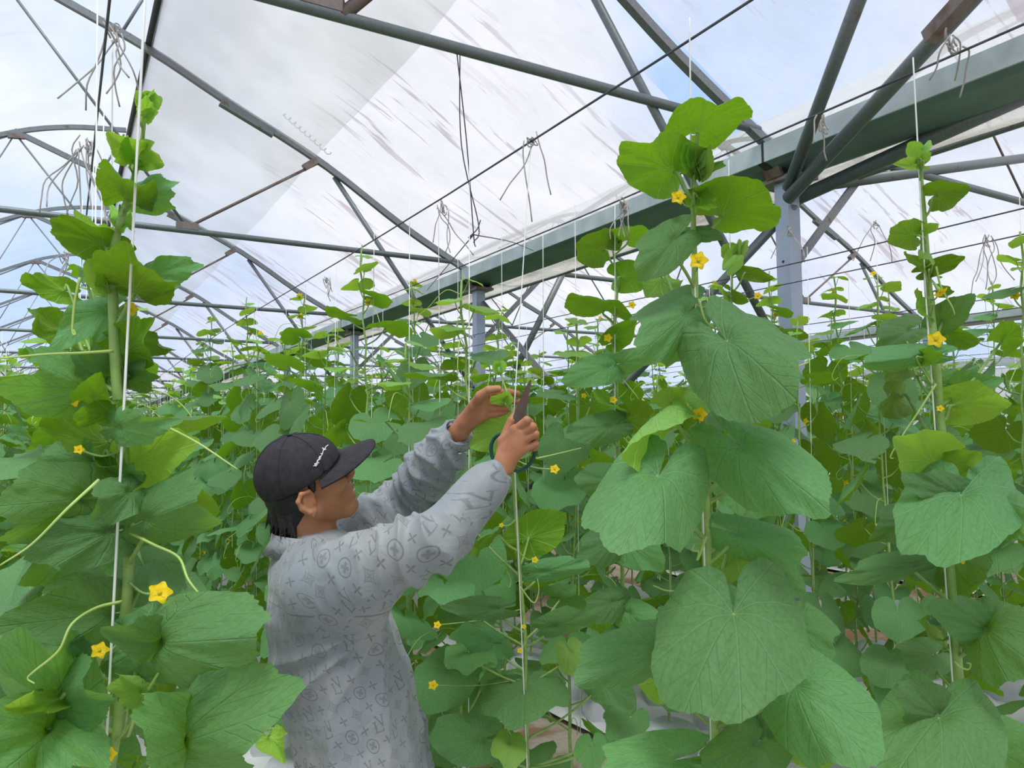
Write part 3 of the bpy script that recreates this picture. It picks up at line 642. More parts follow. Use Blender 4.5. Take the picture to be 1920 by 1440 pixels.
# --- vine 2 (right of the hands)
s2 = [(1303, 300, 1.37), (1300, 400, 1.37), (1303, 520, 1.37), (1303, 600, 1.37), (1312, 700, 1.36), (1318, 850, 1.35), (1325, 1000, 1.34), (1328, 1080, 1.34), (1350, 1200, 1.34), (1340, 1330, 1.34), (1335, 1480, 1.34)]
L2 = [(1308, 250, 1385, 176, 62, 12, .17, 'u', 0, D(cup=.05, bend=.1)), (1264, 322, 1170, 268, 50, -46, .165, 'u', 0, D(cup=.05, bend=.1, wave=.08)),
      (1352, 405, 1445, 350, 68, 42, .17, 'u', 0, D(cup=.0)), (1262, 452, 1195, 505, 28, 34, .12, 't'), (1310, 370, 1345, 388, 10, -18, .08, 'u'),
      (1287, 588, 1212, 655, -40, -48, .16, 't', -.03, D(cup=.3)), (1300, 595, 1285, 640, 30, 10, .1, 't', .02), (1362, 640, 1487, 742, 86, -66, .22, 't', -.14, D(cup=.25, bend=.1)),
      (1285, 440, 1350, 440, 6, -16, .10, 't', .03), (1253, 775, 1168, 842, 42, -48, .17, 'u', -.03, D(sT=1, cup=.3, yg=True)), (1255, 770, 1310, 745, 24, 35, .14, 'u', .02, D(yg=True)),
      (1392, 838, 1545, 945, 60, -52, .22, 't', -.10, D(cup=.3)), (1425, 850, 1500, 925, -38, 28, .15, 'u', .02, D(yg=True)), (1235, 893, 1165, 1030, 104, 22, .20, 't', -.12, D(cup=.25)),
      (1375, 1150, 1392, 1340, 150, -8, .22, 't', -.16, D(cup=.22, bend=.2, wave=.04)), (1243, 1212, 1095, 1282, 34, 48, .17, 't', -.06, D(cup=.35)), (1383, 1000, 1515, 1040, 26, -34, .14, 't', -.02, D(cup=.3)),
      (1375, 1020, 1445, 1092, 58, -26, .15, 'u', .06, D(yg=True)), (1430, 900, 1480, 955, 40, -20, .13, 't', .12), (1415, 1070, 1500, 1110, 26, -40, .15, 't', .1), (1490, 1285, 1630, 1420, 74, -62, .21, 't', -.08, D(cup=.3)),
      (1530, 1370, 1600, 1440, 70, -30, .16, 'u', .05, D(yg=True)), (1265, 1425, 1140, 1470, 26, 62, .2, 't', -.1), (1310, 1190, 1230, 1260, 60, 40, .16, 't', .12), (1420, 630, 1490, 645, 14, -24, .12, 'u', .08),
      (1500, 1180, 1550, 1235, 36, -40, .14, 't', .1), (1240, 1250, 1280, 1320, -50, 22, .14, 'u', .08, D(yg=True)), (1415, 1400, 1350, 1470, 70, 30, .17, 't', -.02), (1390, 1290, 1450, 1380, 60, -30, .16, 't', .12),
      (1240, 520, 1215, 560, 36, 14, .12, 'u', .15), (1345, 760, 1400, 800, 40, -22, .13, 't', .15)]
hero('melon_vine', s2, L2, [(1272, 370, 15), (1310, 489, 19, -.07), (1334, 567, 10), (1312, 777, 15, -.08), (1320, 770, 10, -.03)],
     [[(1322, 1085), (1300, 1102, -.03), (1255, 1108, -.06), (1225, 1098, -.09)], [(1390, 610), (1430, 645), (1475, 688), (1515, 680)], [(1310, 560), (1330, 610), (1400, 632), (1440, 640)], [(1325, 1005), (1308, 1050), (1310, 1035), (1298, 1032), (1303, 1020)]],
     'tall melon vine right of the scissors, rising above the gutter with four big top leaves', .0085, [(1318, 322, 1.37, .045), (1302, 312, 1.37, .04)], 2)
# --- vine 1 (left foreground)
s1 = [(272, 215, 1.1), (262, 290, 1.1), (240, 370, 1.1), (222, 430, 1.1), (208, 500, 1.1), (212, 560, 1.09), (214, 640, 1.08), (220, 740, 1.08), (235, 880, 1.07), (242, 1000, 1.07), (238, 1120, 1.06), (222, 1240, 1.06), (222, 1340, 1.05), (200, 1480, 1.05)]
L1 = [(272, 218, 276, 178, 16, 2, .045, 'u'), (275, 218, 300, 208, 4, 12, .035, 'u'), (252, 288, 205, 258, 22, -22, .07, 'u'), (258, 292, 310, 292, 4, 30, .07, 'u', 0), (250, 300, 235, 262, 20, 5, .05, 'u'),
      (238, 375, 210, 305, 52, 8, .11, 'u', -.02, D(fold=.1)), (262, 368, 320, 350, 8, 36, .08, 't', .02, D(cup=.3)), (196, 462, 92, 408, 26, -26, .11, 'u', 0, D(wave=.12)), (190, 455, 150, 410, 30, -14, .07, 't', .03), (226, 400, 235, 445, 22, 5, .07, 'u', .03),
      (250, 548, 230, 462, 78, 14, .12, 'u', -.02, D(fold=.12)), (285, 522, 362, 500, 4, 34, .09, 't', .02), (122, 545, 42, 530, 8, 28, .09, 'u', .2), (122, 620, 36, 600, 14, 36, .12, 'u', .08), (202, 588, 112, 628, 30, 34, .11, 't', .04),
      (228, 665, 288, 600, 34, 36, .11, 'u', .03), (240, 640, 330, 640, 14, 30, .12, 'u', .1), (152, 725, 20, 722, -14, 66, .16, 't', .0, D(cup=.1)), (205, 708, 135, 668, 24, -22, .10, 't', .03), (178, 752, 178, 702, 38, 6, .08, 'u', -.04),
      (225, 692, 288, 700, 6, 40, .10, 't', .08), (222, 770, 130, 785, 10, 22, .10, 'u', -.03), (228, 800, 300, 800, 8, 36, .09, 't', -.06), (250, 870, 360, 835, 22, 60, .13, 'u', .03, D(yg=True)), (205, 830, 80, 800, 30, 62, .16, 'u', .1),
      (215, 880, 60, 890, 12, 66, .17, 't', .12), (150, 935, 0, 950, 4, 78, .19, 't', -.02), (278, 972, 388, 930, 22, 56, .13, 't', -.05, D(cup=.3)), (205, 1000, 60, 1030, 24, 50, .15, 't', -.02), (240, 925, 175, 950, 26, 36, .10, 't', -.05),
      (302, 1205, 490, 1195, -14, 92, .21, 't', -.10, D(cup=.12, wave=.07)), (300, 1200, 220, 1190, 14, -44, .10, 't', -.11), (205, 1150, 55, 1170, 10, 76, .18, 't', .02), (347, 1388, 505, 1340, 20, 108, .20, 't', -.12, D(cup=.15)), (345, 1390, 275, 1360, -10, 86, .15, 't', -.13),
      (115, 1300, 20, 1200, 76, -50, .18, 't', .0), (120, 1310, 190, 1300, 16, 66, .13, 't', -.02), (85, 1368, -40, 1400, 10, 80, .18, 't', -.02), (90, 1372, 150, 1440, 78, -40, .15, 't', -.01), (114, 1310, 5, 1330, 10, 22, .13, 'u', -.06, D(yg=True)),
      (262, 1300, 212, 1280, 8, 34, .07, 't', -.1, D(yg=True)), (300, 1250, 370, 1290, 50, -30, .14, 'u', .02), (90, 1060, 20, 1030, 20, 36, .14, 't', .1), (505, 1380, 530, 1420, 26, -16, .08, 'u', .1, D(yg=True)), (200, 1100, 130, 1080, 40, 40, .14, 't', .12),
      (270, 1060, 300, 1110, 60, -14, .13, 't', .08), (190, 860, 250, 900, 40, 30, .12, 't', .05), (90, 680, 60, 650, 40, 10, .12, 'u', .3), (170, 520, 140, 500, 30, 12, .10, 'u', .2)]
hero('melon_vine', s1, L1, [(300, 1112, 23, -.1), (187, 1220, 17, -.06), (138, 750, 15, -.02), (245, 580, 14, .0), (148, 843, 10), (226, 812, 8, -.02), (205, 1415, 14, -.02)],
     [[(185, 900, -.1), (125, 955, -.14), (60, 1020, -.16), (0, 1060, -.18)], [(228, 1128, -.02), (180, 1140, -.05), (135, 1170, -.09), (110, 1220, -.1), (65, 1258, -.1), (52, 1272, -.1), (65, 1282, -.1)], [(255, 780), (300, 795, -.03), (370, 830, -.06), (445, 880, -.08)],
      [(245, 1000), (290, 1022, -.04), (335, 1045, -.06), (355, 1090, -.08), (395, 1130, -.08), (440, 1122, -.08)], [(212, 658), (150, 662, -.04), (90, 664, -.07), (0, 672, -.1)], [(240, 1380), (265, 1320, -.03), (295, 1265, -.05), (308, 1245, -.05), (300, 1233, -.05), (290, 1240, -.05)], [(300, 1290), (340, 1255, -.03), (385, 1218, -.05)],
      [(150, 520, 0), (140, 570, 0), (136, 620, 0), (142, 628, 0), (138, 618, 0)]],
     'tall melon vine in the left foreground with two open yellow flowers low down', .007, [(274, 195, 1.1, .025), (208, 528, 1.09, .04), (275, 1270, 1.0, .02)], 1)
# --- vine 3 (right)
s3 = [(1722, 275, 1.52), (1728, 350, 1.52), (1735, 450, 1.52), (1742, 560, 1.52), (1752, 660, 1.5), (1762, 780, 1.5), (1772, 900, 1.5), (1778, 1020, 1.5), (1788, 1150, 1.48), (1798, 1290, 1.48), (1800, 1480, 1.48)]
L3 = [(1722, 300, 1718, 272, 9, 2, .03, 'u'), (1730, 300, 1748, 285, 4, 8, .035, 'u'), (1722, 308, 1672, 312, 6, 11, .07, 'u'), (1757, 367, 1818, 348, 14, 26, .10, 'u', -.02, D(fold=-.1)), (1716, 442, 1662, 425, 18, -26, .09, 'u', -.02), (1735, 430, 1765, 420, 5, 8, .05, 'u'),
      (1738, 500, 1685, 478, 10, 16, .08, 'u'), (1744, 505, 1812, 478, 8, 14, .09, 'u'), (1735, 480, 1750, 492, 12, 2, .05, 't'), (1738, 575, 1708, 560, 8, 26, .08, 'u', -.03), (1765, 600, 1822, 562, 16, 24, .10, 't', .02), (1760, 545, 1790, 548, 4, 14, .08, 'u', .03),
      (1728, 668, 1615, 680, 6, -24, .14, 't', -.05, D(sT=.4, cup=.3)), (1730, 670, 1775, 660, 4, 16, .09, 'u', -.06), (1700, 690, 1660, 710, 30, 16, .12, 'u', .1), (1775, 625, 1840, 640, 6, 22, .10, 'u', .05), (1690, 745, 1640, 760, 10, 36, .15, 'u', .12), (1790, 760, 1900, 745, 10, 40, .17, 'u', .0, D(yg=True)),
      (1780, 720, 1870, 722, 10, 26, .15, 't', .12), (1757, 872, 1685, 820, 44, -44, .15, 'u', -.04, D(yg=True)), (1775, 870, 1850, 855, 4, 22, .11, 'u', -.03, D(yg=True)), (1802, 928, 1800, 1050, 122, -6, .19, 't', -.12, D(cup=.12)), (1800, 930, 1700, 900, -22, 30, .12, 't', -.1),
      (1712, 1058, 1595, 1088, 12, 26, .15, 't', -.04, D(cup=.3)), (1790, 1050, 1850, 1070, 30, -50, .16, 't', .08), (1770, 1050, 1730, 1090, 30, 30, .13, 't', .1), (1852, 1182, 1930, 1240, -48, 60, .17, 't', -.08, D(cup=.2)), (1850, 1180, 1760, 1140, -20, 38, .14, 't', -.06),
      (1762, 1345, 1765, 1490, 130, 4, .20, 't', -.14, D(cup=.15)), (1760, 1340, 1690, 1300, -20, 44, .12, 't', -.12), (1745, 1230, 1700, 1250, 30, 34, .12, 't', .08), (1770, 1200, 1720, 1170, 20, 24, .12, 'u', .02, D(yg=True)), (1720, 970, 1640, 1000, 14, 36, .15, 't', .14),
      (1870, 940, 1930, 1000, 30, -30, .15, 't', -.1), (1850, 1400, 1930, 1440, 40, -60, .16, 't', .1), (1880, 640, 1920, 600, 20, 20, .13, 'u', .1), (1700, 620, 1650, 640, 10, 30, .13, 't', .2), (1850, 900, 1900, 860, 30, 30, .15, 'u', .15)]
hero('melon_vine', s3, L3, [(1755, 637, 17), (1763, 547, 14, -.05, (.8, 0, -.6)), (1802, 1047, 12), (1763, 766, 7)],
     [[(1755, 720), (1720, 775), (1690, 820), (1670, 855), (1675, 860)], [(1790, 1240), (1800, 1250), (1815, 1255), (1820, 1245), (1812, 1243)], [(1755, 500), (1765, 540), (1785, 575), (1790, 590)]],
     'tall thin-topped melon vine at the right edge of the view under its white string', .009, [(1722, 290, 1.52, .03)], 3)
# --- vine with a wide umbrella leaf, behind the gap (x about 1155)
s4 = [(1148, 460, 2.3), (1157, 540, 2.3), (1152, 620, 2.3), (1155, 720, 2.3), (1158, 820, 2.3), (1165, 1000, 2.3), (1170, 1200, 2.3)]
L4 = [(1133, 468, 1082, 448, 22, -34, .13, 'u'), (1178, 450, 1205, 418, 40, 10, .11, 'u'), (1132, 582, 1110, 542, 64, 10, .15, 'u', 0, D(cup=.25)), (1140, 690, 1062, 712, 20, 26, .15, 't'), (1165, 520, 1225, 515, 8, 30, .14, 'u'), (1165, 680, 1215, 665, 10, 20, .13, 't'), (1140, 800, 1065, 820, 18, 26, .15, 't'),
      (1170, 790, 1230, 760, 10, 26, .14, 'u'), (1150, 900, 1080, 905, 6, 34, .15, 't'), (1175, 890, 1230, 930, 26, -22, .15, 't'), (1150, 640, 1190, 600, 20, 14, .13, 'u'), (1155, 1010, 1090, 1050, 26, 30, .15, 't'), (1180, 1020, 1240, 1060, 26, -30, .15, 't'), (1160, 760, 1110, 740, 20, 20, .13, 'u'), (1150, 1130, 1090, 1160, 20, 26, .15, 't'), (1180, 1150, 1230, 1180, 20, -26, .14, 't')]
hero('melon_vine', s4, L4, [(1140, 634, 9), (1185, 572, 8), (1095, 742, 6), (1150, 750, 8)], [[(1158, 700), (1175, 720), (1195, 745), (1200, 760)]], 'melon vine just left of the tallest right-hand vine, with one wide umbrella-shaped leaf', .006, [(1153, 462, 2.3, .03)], 4)
s5 = [(1372, 470, 2.1), (1372, 560, 2.1), (1368, 640, 2.1), (1372, 760, 2.1), (1378, 900, 2.1), (1385, 1100, 2.1), (1390, 1300, 2.1)]
L5 = [(1372, 490, 1385, 455, 16, 2, .05, 'u'), (1372, 500, 1395, 480, 8, 10, .05, 't'), (1368, 560, 1345, 545, 10, 16, .07, 'u'), (1400, 512, 1455, 520, 4, 14, .10, 'u'), (1372, 550, 1405, 560, 6, 14, .09, 'u'), (1372, 620, 1330, 600, 10, 20, .1, 'u'), (1380, 630, 1440, 605, 14, 24, .13, 't'), (1390, 700, 1450, 720, 10, 30, .14, 't'),
      (1360, 720, 1300, 700, 14, 30, .14, 'u'), (1380, 800, 1450, 790, 10, 30, .14, 'u'), (1360, 850, 1300, 880, 20, 30, .14, 't'), (1385, 920, 1450, 960, 26, -30, .15, 't'), (1370, 1000, 1300, 1020, 10, 36, .15, 't'), (1400, 1100, 1460, 1150, 30, -26, .15, 't'), (1370, 1150, 1310, 1180, 20, 36, .15, 't')]
hero('melon_vine', s5, L5, [(1391, 795, 11), (1421, 555, 8), (1360, 745, 6)], [], 'slim melon vine behind the tall right-hand vine, in front of the gutter braces', .006, [(1380, 478, 2.1, .045)], 5)
# --- the vine being trimmed
s6 = [(938, 700, 1.84), (950, 735, 1.82), (960, 770, 1.80), (966, 800, 1.80), (962, 870, 1.84), (967, 960, 1.9), (975, 1080, 1.93), (985, 1200, 1.95), (985, 1300, 1.96), (990, 1440, 1.97)]
L6 = [(945, 752, 920, 742, 14, -8, .045, 'u', -.02, D(yg=True)), (947, 750, 962, 738, 8, 10, .035, 'u', -.02, D(yg=True)), (954, 800, 886, 838, 20, 30, .085, 'u', .07, D(yg=True, sT=.4)), (930, 1000, 880, 1030, 14, -22, .13, 'u'), (835, 1098, 842, 1128, 52, -6, .12, 't', .1), (925, 1140, 842, 1140, 6, 24, .13, 't'),
      (920, 1205, 855, 1190, 18, 32, .13, 't', -.02, D(wave=.1)), (880, 1225, 885, 1255, 48, -4, .12, 't'), (985, 1295, 980, 1352, 82, -4, .15, 't', -.04), (900, 1385, 812, 1400, 20, 50, .15, 't'), (1042, 1170, 1120, 1155, 12, 22, .14, 't'), (1020, 1070, 1110, 1060, 6, 20, .13, 't', 0, D(wave=.1)),
      (1050, 1120, 1100, 1130, 10, 24, .12, 't', .1), (990, 1010, 1060, 960, 26, 30, .12, 'u', .1), (940, 1280, 950, 1320, 40, 0, .12, 't', .05), (955, 1395, 950, 1435, 34, 4, .1, 't', -.12, D(yg=True)), (1110, 1400, 1110, 1440, 34, 0, .11, 't'), (1070, 1225, 1090, 1270, 26, -12, .10, 't', 0, D(yg=True)), (1180, 1345, 1150, 1380, 36, 20, .13, 't', .1),
      (870, 960, 820, 990, 20, 26, .13, 't', .2), (1130, 1280, 1180, 1320, 30, -24, .12, 't', .05)]
hero('melon_vine', s6, L6, [(820, 1172, 8), (812, 1285, 10), (1003, 1050, 7), (982, 1175, 5), (975, 1220, 6), (940, 985, 5), (1040, 880, 10)],
     [[(975, 1100), (1000, 1130), (1010, 1110), (1008, 1085)], [(1005, 860, .1), (1040, 852, .1), (1090, 840, .1)], [(990, 1420), (940, 1400), (915, 1410), (908, 1416)]], 'melon vine being trimmed, its bent tip held in the raised hands', .005, [(937, 695, 1.84, .03)], 6)
# strings of the near vines
def pstring(a, b, label, r=.0015): tag(MB().tube(spline([a, (a + b) / 2, b], 4), r, 6).build('training_string', M['string']), label, 'string', 'near training strings')
pstring(P(275, -60, 1.04), P(195, 1480, 1.0), 'thick white string in front of the left foreground vine', .0018)
pstring(P(211, 60, 1.62), P(208, 700, 1.62), 'thin white string dropping from the top left twine tangle')
pstring(on(1293, 33, 2, 2.4), P(1296, 340, 1.38), 'white string leading up from the tallest right-hand vine to the wire'); pstring(P(1296, 340, 1.38), P(1336, 1480, 1.30), 'white string running down the stem of the tallest right-hand vine')
pstring(on(1712, 108, 2, 2.4), P(1736, 560, 1.48), 'white string from the wire to the vine at the right edge'); pstring(P(1736, 560, 1.48), P(1800, 1480, 1.44), 'white string running down the stem of the right-edge vine')
pstring(on(996, 257, 2, 2.4), P(962, 800, 1.78), 'long white string dropping to the raised hands'); pstring(P(962, 800, 1.78), P(990, 1480, 1.93), 'white string along the lower stem of the trimmed vine')
pstring(P(822, 395, 2.6), P(826, 980, 2.6), 'white string hanging free left of the raised hands'); pstring(P(1366, 300, 2.1), P(1372, 640, 2.08), 'fine white string above the slim vine')
pstring(P(1018, 440, 2.6), P(1020, 900, 2.6), 'white string just right of the raised hands'); pstring(P(1153, 385, 2.28), P(1153, 800, 2.26), 'fine white string above the umbrella-leaf vine')
# ================================================================== the person
class Field:
    def __init__(s, lo, hi, h):
        s.lo = np.array(lo, float); s.h = h; s.n = np.ceil((np.array(hi) - s.lo) / h).astype(int) + 1
        s.d = np.full(s.n, .05, np.float32)
    def box(s, c, r):
        a = np.clip(np.floor((np.asarray(c) - r - s.lo) / s.h).astype(int), 0, s.n - 1); b = np.clip(np.ceil((np.asarray(c) + r - s.lo) / s.h).astype(int) + 1, 1, s.n)
        return a, b
    def pts(s, a, b):
        g = [s.lo[i] + s.h * np.arange(a[i], b[i]) for i in range(3)]
        return g[0][:, None, None], g[1][None, :, None], g[2][None, None, :]
    def put(s, a, b, v, k, op='u'):
        sl = tuple(slice(a[i], b[i]) for i in range(3)); d = s.d[sl]
        if op == 'u':
            if k > 0: h = np.clip(.5 + .5 * (d - v) / k, 0, 1); d[...] = d * (1 - h) + v * h - k * h * (1 - h)
            else: np.minimum(d, v, out=d)
        else:
            if k > 0: h = np.clip(.5 - .5 * (d + v) / k, 0, 1); d[...] = d * (1 - h) - v * h + k * h * (1 - h)
            else: np.maximum(d, -v, out=d)
    def cone(s, p, q, r0, r1, k=.01, op='u', sx=None):
        """round cone p->q ; sx=(axis, factor) squeezes the section along axis"""
        p = np.asarray(p, float); q = np.asarray(q, float); m = (p + q) / 2; f = sx[1] if sx else 1
        R = np.abs(q - p) / 2 + max(r0, r1) * max(1, f) + k + .02; a, b = s.box(m, R)
        if (b <= a).any(): return
        X, Y, Z = s.pts(a, b); v = (X - p[0], Y - p[1], Z - p[2]); ba = q - p
        if sx:
            ax = norm(sx[0]); dt = v[0] * ax[0] + v[1] * ax[1] + v[2] * ax[2]; c = (1 / f - 1) * dt; v = (v[0] + c * ax[0], v[1] + c * ax[1], v[2] + c * ax[2]); ba = ba + (1 / f - 1) * (ba @ ax) * ax
        L = ba @ ba + 1e-12; t = np.clip((v[0] * ba[0] + v[1] * ba[1] + v[2] * ba[2]) / L, 0, 1)
        d = np.sqrt((v[0] - t * ba[0]) ** 2 + (v[1] - t * ba[1]) ** 2 + (v[2] - t * ba[2]) ** 2) - (r0 + (r1 - r0) * t)
        s.put(a, b, d.astype(np.float32), k, op)
    def ell(s, c, ax, r, k=.01, op='u'):
        c = np.asarray(c, float); R = max(r) + k + .02; a, b = s.box(c, R)
        if (b <= a).any(): return
        X, Y, Z = s.pts(a, b); v = (X - c[0], Y - c[1], Z - c[2]); q = [(v[0] * e[0] + v[1] * e[1] + v[2] * e[2]) for e in ax]
        k0 = np.sqrt(sum((q[i] / r[i]) ** 2 for i in range(3))); k1 = np.sqrt(sum((q[i] / r[i] ** 2) ** 2 for i in range(3))) + 1e-9
        s.put(a, b, (k0 * (k0 - 1) / k1).astype(np.float32), k, op)
    def surf(s):
        d = s.d; n = d.shape; ins = d < 0; cnt = np.zeros(tuple(x - 1 for x in n), np.uint8)
        for i in (0, 1):
            for j in (0, 1):
                for k in (0, 1): cnt += ins[i:n[0] - 1 + i, j:n[1] - 1 + j, k:n[2] - 1 + k]
        act = (cnt > 0) & (cnt < 8); idx = np.argwhere(act); ids = np.full(act.shape, -1, np.int32); ids[act] = np.arange(len(idx))
        acc = np.zeros((len(idx), 3)); w = np.zeros(len(idx)); I, J, K = idx.T
        cor = {}
        for i in (0, 1):
            for j in (0, 1):
                for k in (0, 1): cor[i, j, k] = d[I + i, J + j, K + k]
        for a in cor:
            for ax in range(3):
                if a[ax] == 0:
                    b = list(a); b[ax] = 1; b = tuple(b); da, db = cor[a], cor[b]; m = (da < 0) != (db < 0); t = np.where(m, da / (da - db + 1e-12), 0)
                    p = np.array([a] * len(idx), float); p[:, ax] += t; acc[m] += p[m]; w[m] += 1
        V = s.lo + s.h * (idx + acc / w[:, None]); Q = []
        for ax in range(3):
            sh = [slice(1, -1)] * 3; sh[ax] = slice(0, -1); A = ins[tuple(sh)]; sh2 = list(sh); sh2[ax] = slice(1, None); B = ins[tuple(sh2)]
            e = np.argwhere(A != B); off = np.array([1, 1, 1]); off[ax] = 0; e = e + off; u, v = [(1, 2), (2, 0), (0, 1)][ax]; g = ins[e[:, 0], e[:, 1], e[:, 2]]
            def at(du, dv): q = e.copy(); q[:, u] += du; q[:, v] += dv; return ids[q[:, 0], q[:, 1], q[:, 2]]
            q = np.stack([at(-1, -1), at(0, -1), at(0, 0), at(-1, 0)], 1); q[~g] = q[~g][:, ::-1]; q = q[(q >= 0).all(1)]; Q.append(q)
        return V, np.concatenate(Q)
def relax(V, Q, it=2, lam=.5):
    for _ in range(it):
        S = np.zeros_like(V); c = np.zeros(len(V))
        for i in range(4):
            for j in (1, 3): np.add.at(S, Q[:, i], V[Q[:, (i + j) % 4]]); np.add.at(c, Q[:, i], 1)
        V = V + lam * (S / np.maximum(c, 1)[:, None] - V)
    return V
FH = norm([FW[0], FW[1], 0]); RH = norm(np.cross(FH, [0, 0, 1.])); Z1 = np.array([0, 0, 1.])
def rotz(v, a): c, s_ = math.cos(a), math.sin(a); return np.array([v[0] * c - v[1] * s_, v[0] * s_ + v[1] * c, v[2]])
GF = rotz(RH, math.radians(14)); GS = np.cross(GF, Z1)             # body forward, body right (towards the camera)
HD = 1.87
# head frame
hf0 = rotz(RH, math.radians(19)); pit = math.radians(20); hf = hf0 * math.cos(pit) + Z1 * math.sin(pit); hs = norm(np.cross(hf0, Z1)); hu = np.cross(hs, hf)
roll = math.radians(-14); hs, hu = hs * math.cos(roll) + hu * math.sin(roll), hu * math.cos(roll) - hs * math.sin(roll)
EAR = P(581, 944, HD - .075); HC = EAR - hs * .078
def Hh(x, y, z): return HC + hf * x + hs * y + hu * z
HA = (hf, hs, hu)
neckb = P(578, 1030, HD + .01)
# joints
R_sh = P(600, 1104, 1.70); R_el = P(820, 1010, 1.62); R_wr = P(946, 872, 1.70)
L_sh = P(650, 1030, 2.03); L_el = P(762, 940, 2.10); L_wr = P(862, 808, 1.90)
T_ax = [(578, 1064), (603, 1085), (612, 1150), (628, 1220), (655, 1300), (680, 1400), (690, 1470), (695, 1540)]
T_fr = [.075, .122, .135, .140, .140, .142, .144, .146]       # half depth front-back of the shirt
T_sd = [.10, .185, .19, .185, .18, .18, .185, .188]
TC = [P(a, b, HD) for a, b in T_ax]
# fingers (pixel, depth) chains
RF_ = {'index': [(966, 806, 1.690, .0098), (988, 788, 1.672, .0092), (994, 792, 1.70, .0085), (982, 800, 1.718, .008)],
       'middle': [(978, 812, 1.685, .0098), (999, 800, 1.675, .0092), (1002, 806, 1.705, .0085), (986, 812, 1.722, .008)],
       'ring': [(985, 824, 1.685, .0094), (1004, 814, 1.678, .0088), (1004, 822, 1.708, .0082), (988, 826, 1.722, .0076)],
       'little': [(984, 842, 1.69, .0086), (1004, 832, 1.686, .008), (1002, 840, 1.712, .0075), (988, 842, 1.722, .007)],
       'thumb': [(944, 828, 1.715, .0125), (953, 804, 1.722, .0108), (959, 789, 1.725, .0098), (963, 781, 1.73, .0085)]}
LF_ = {'index': [(910, 742, 1.845, .0098), (932, 737, 1.835, .0092), (953, 735, 1.83, .0086), (970, 738, 1.832, .0078)],
       'middle': [(914, 754, 1.85, .0098), (936, 752, 1.842, .0092), (958, 751, 1.838, .0086), (974, 753, 1.838, .0078)],
       'ring': [(914, 766, 1.855, .0094), (934, 766, 1.85, .0088), (950, 766, 1.846, .0082), (962, 767, 1.845, .0076)],
       'little': [(908, 778, 1.86, .0086), (925, 778, 1.856, .008), (938, 775, 1.852, .0075), (948, 772, 1.85, .007)],
       'thumb': [(890, 760, 1.85, .0135), (900, 742, 1.825, .0115), (916, 731, 1.812, .0098), (934, 729, 1.806, .0085)]}
hipc = TC[-2]; foot_off = .11
bd = Field((.05, 1.15, -.005), (1.12, 2.32, 1.60), .005); parts_ = []
def body_limb(f, pts, k=.015):
    for a, b in zip(pts[:-1], pts[1:]): f.cone(a[0], b[0], a[1], b[1], k)
# torso core, kept inside the shirt
for i in range(len(TC) - 1): bd.cone(TC[i] , TC[i + 1], T_fr[i] * .68, T_fr[i + 1] * .66, .03, sx=(GS, 1.25))
body_limb(bd, [(R_sh, .048), (R_el, .036), (R_wr + (R_el - R_wr) * .3, .033), (R_wr, .0235)])
body_limb(bd, [(L_sh, .048), (L_el, .036), (L_wr + (L_el - L_wr) * .35, .036), (L_wr, .025)])
bd.cone(TC[0] + GS * .04, R_sh, .04, .045, .03); bd.cone(TC[0] - GS * .04, L_sh, .04, .045, .03)
# legs
hipR = TC[-1] + GS * .085; hipL = TC[-1] - GS * .085
def leg(h, fx, fs):
    an = np.array([h[0], h[1], .09]) + GF * (fx - .12) + GS * fs; kn = (h + an) / 2 + GF * .035
    return [(h, .085), (kn, .055), ((kn + an) / 2 - GF * .012, .05), (an, .036)], an
LR, anR = leg(hipR, .03, .03); LL, anL = leg(hipL, -.12, -.03)
for q in (LR, LL): body_limb(bd, q, .03)
for an in (anR, anL): bd.cone(an, an + GF * .15 - Z1 * .055, .036, .026, .02)
# neck and head
parts_.append(bd.surf()); bd = Field(HC - .17, HC + .17, .0021)
bd.cone(Hh(-.025, 0, -.02), neckb + GF * .0, .055, .060, .02); bd.cone(Hh(.02, 0, -.06), neckb + GF * .04 + [0, 0, -.01], .03, .035, .02)
bd.ell(Hh(.0, 0, .054), HA, (.090, .074, .080), .0); bd.ell(Hh(.045, 0, .005), HA, (.055, .060, .088), .025)
for s_ in (-1, 1):
    bd.cone(Hh(.012, s_ * .050, -.03), Hh(.078, s_ * .016, -.072), .021, .020, .02)
    bd.ell(Hh(.074, s_ * .036, .004), HA, (.026, .025, .022), .018); bd.cone(Hh(.088, s_ * .012, .050), Hh(.080, s_ * .045, .046), .010, .009, .012)
    bd.ell(Hh(.098, s_ * .031, .030), HA, (.012, .016, .010), .010, 'd')
    bd.cone(Hh(.112, s_ * .010, .002), Hh(.106, s_ * .014, .0), .008, .007, .006)
    # ear: rim, lobe, concha
    e0 = [(.004, .074, -.022), (-.008, .082, -.020), (-.022, .087, -.002), (-.024, .089, .018), (-.012, .087, .032), (.006, .080, .030), (.012, .074, .016)]
    for a, b in zip(e0[:-1], e0[1:]): bd.cone(Hh(a[0], s_ * a[1], a[2]), Hh(b[0], s_ * b[1], b[2]), .0052, .0052, .004)
    bd.cone(Hh(.004, s_ * .075, -.022), Hh(-.002, s_ * .078, -.030), .0065, .006, .005)
    bd.ell(Hh(-.006, s_ * .074, .003), HA, (.022, .009, .031), .006); bd.cone(Hh(-.012, s_ * .082, -.005), Hh(-.010, s_ * .083, .016), .004, .004, .004)
    bd.cone(Hh(.010, s_ * .076, .002), Hh(.010, s_ * .076, -.004), .0045, .004, .004)
bd.cone(Hh(.098, 0, .042), Hh(.120, 0, .010), .008, .0105, .012); bd.ell(Hh(.094, 0, -.070), HA, (.020, .022, .020), .02)
bd.cone(Hh(.088, -.02, -.030), Hh(.088, .02, -.030), .020, .020, .02)
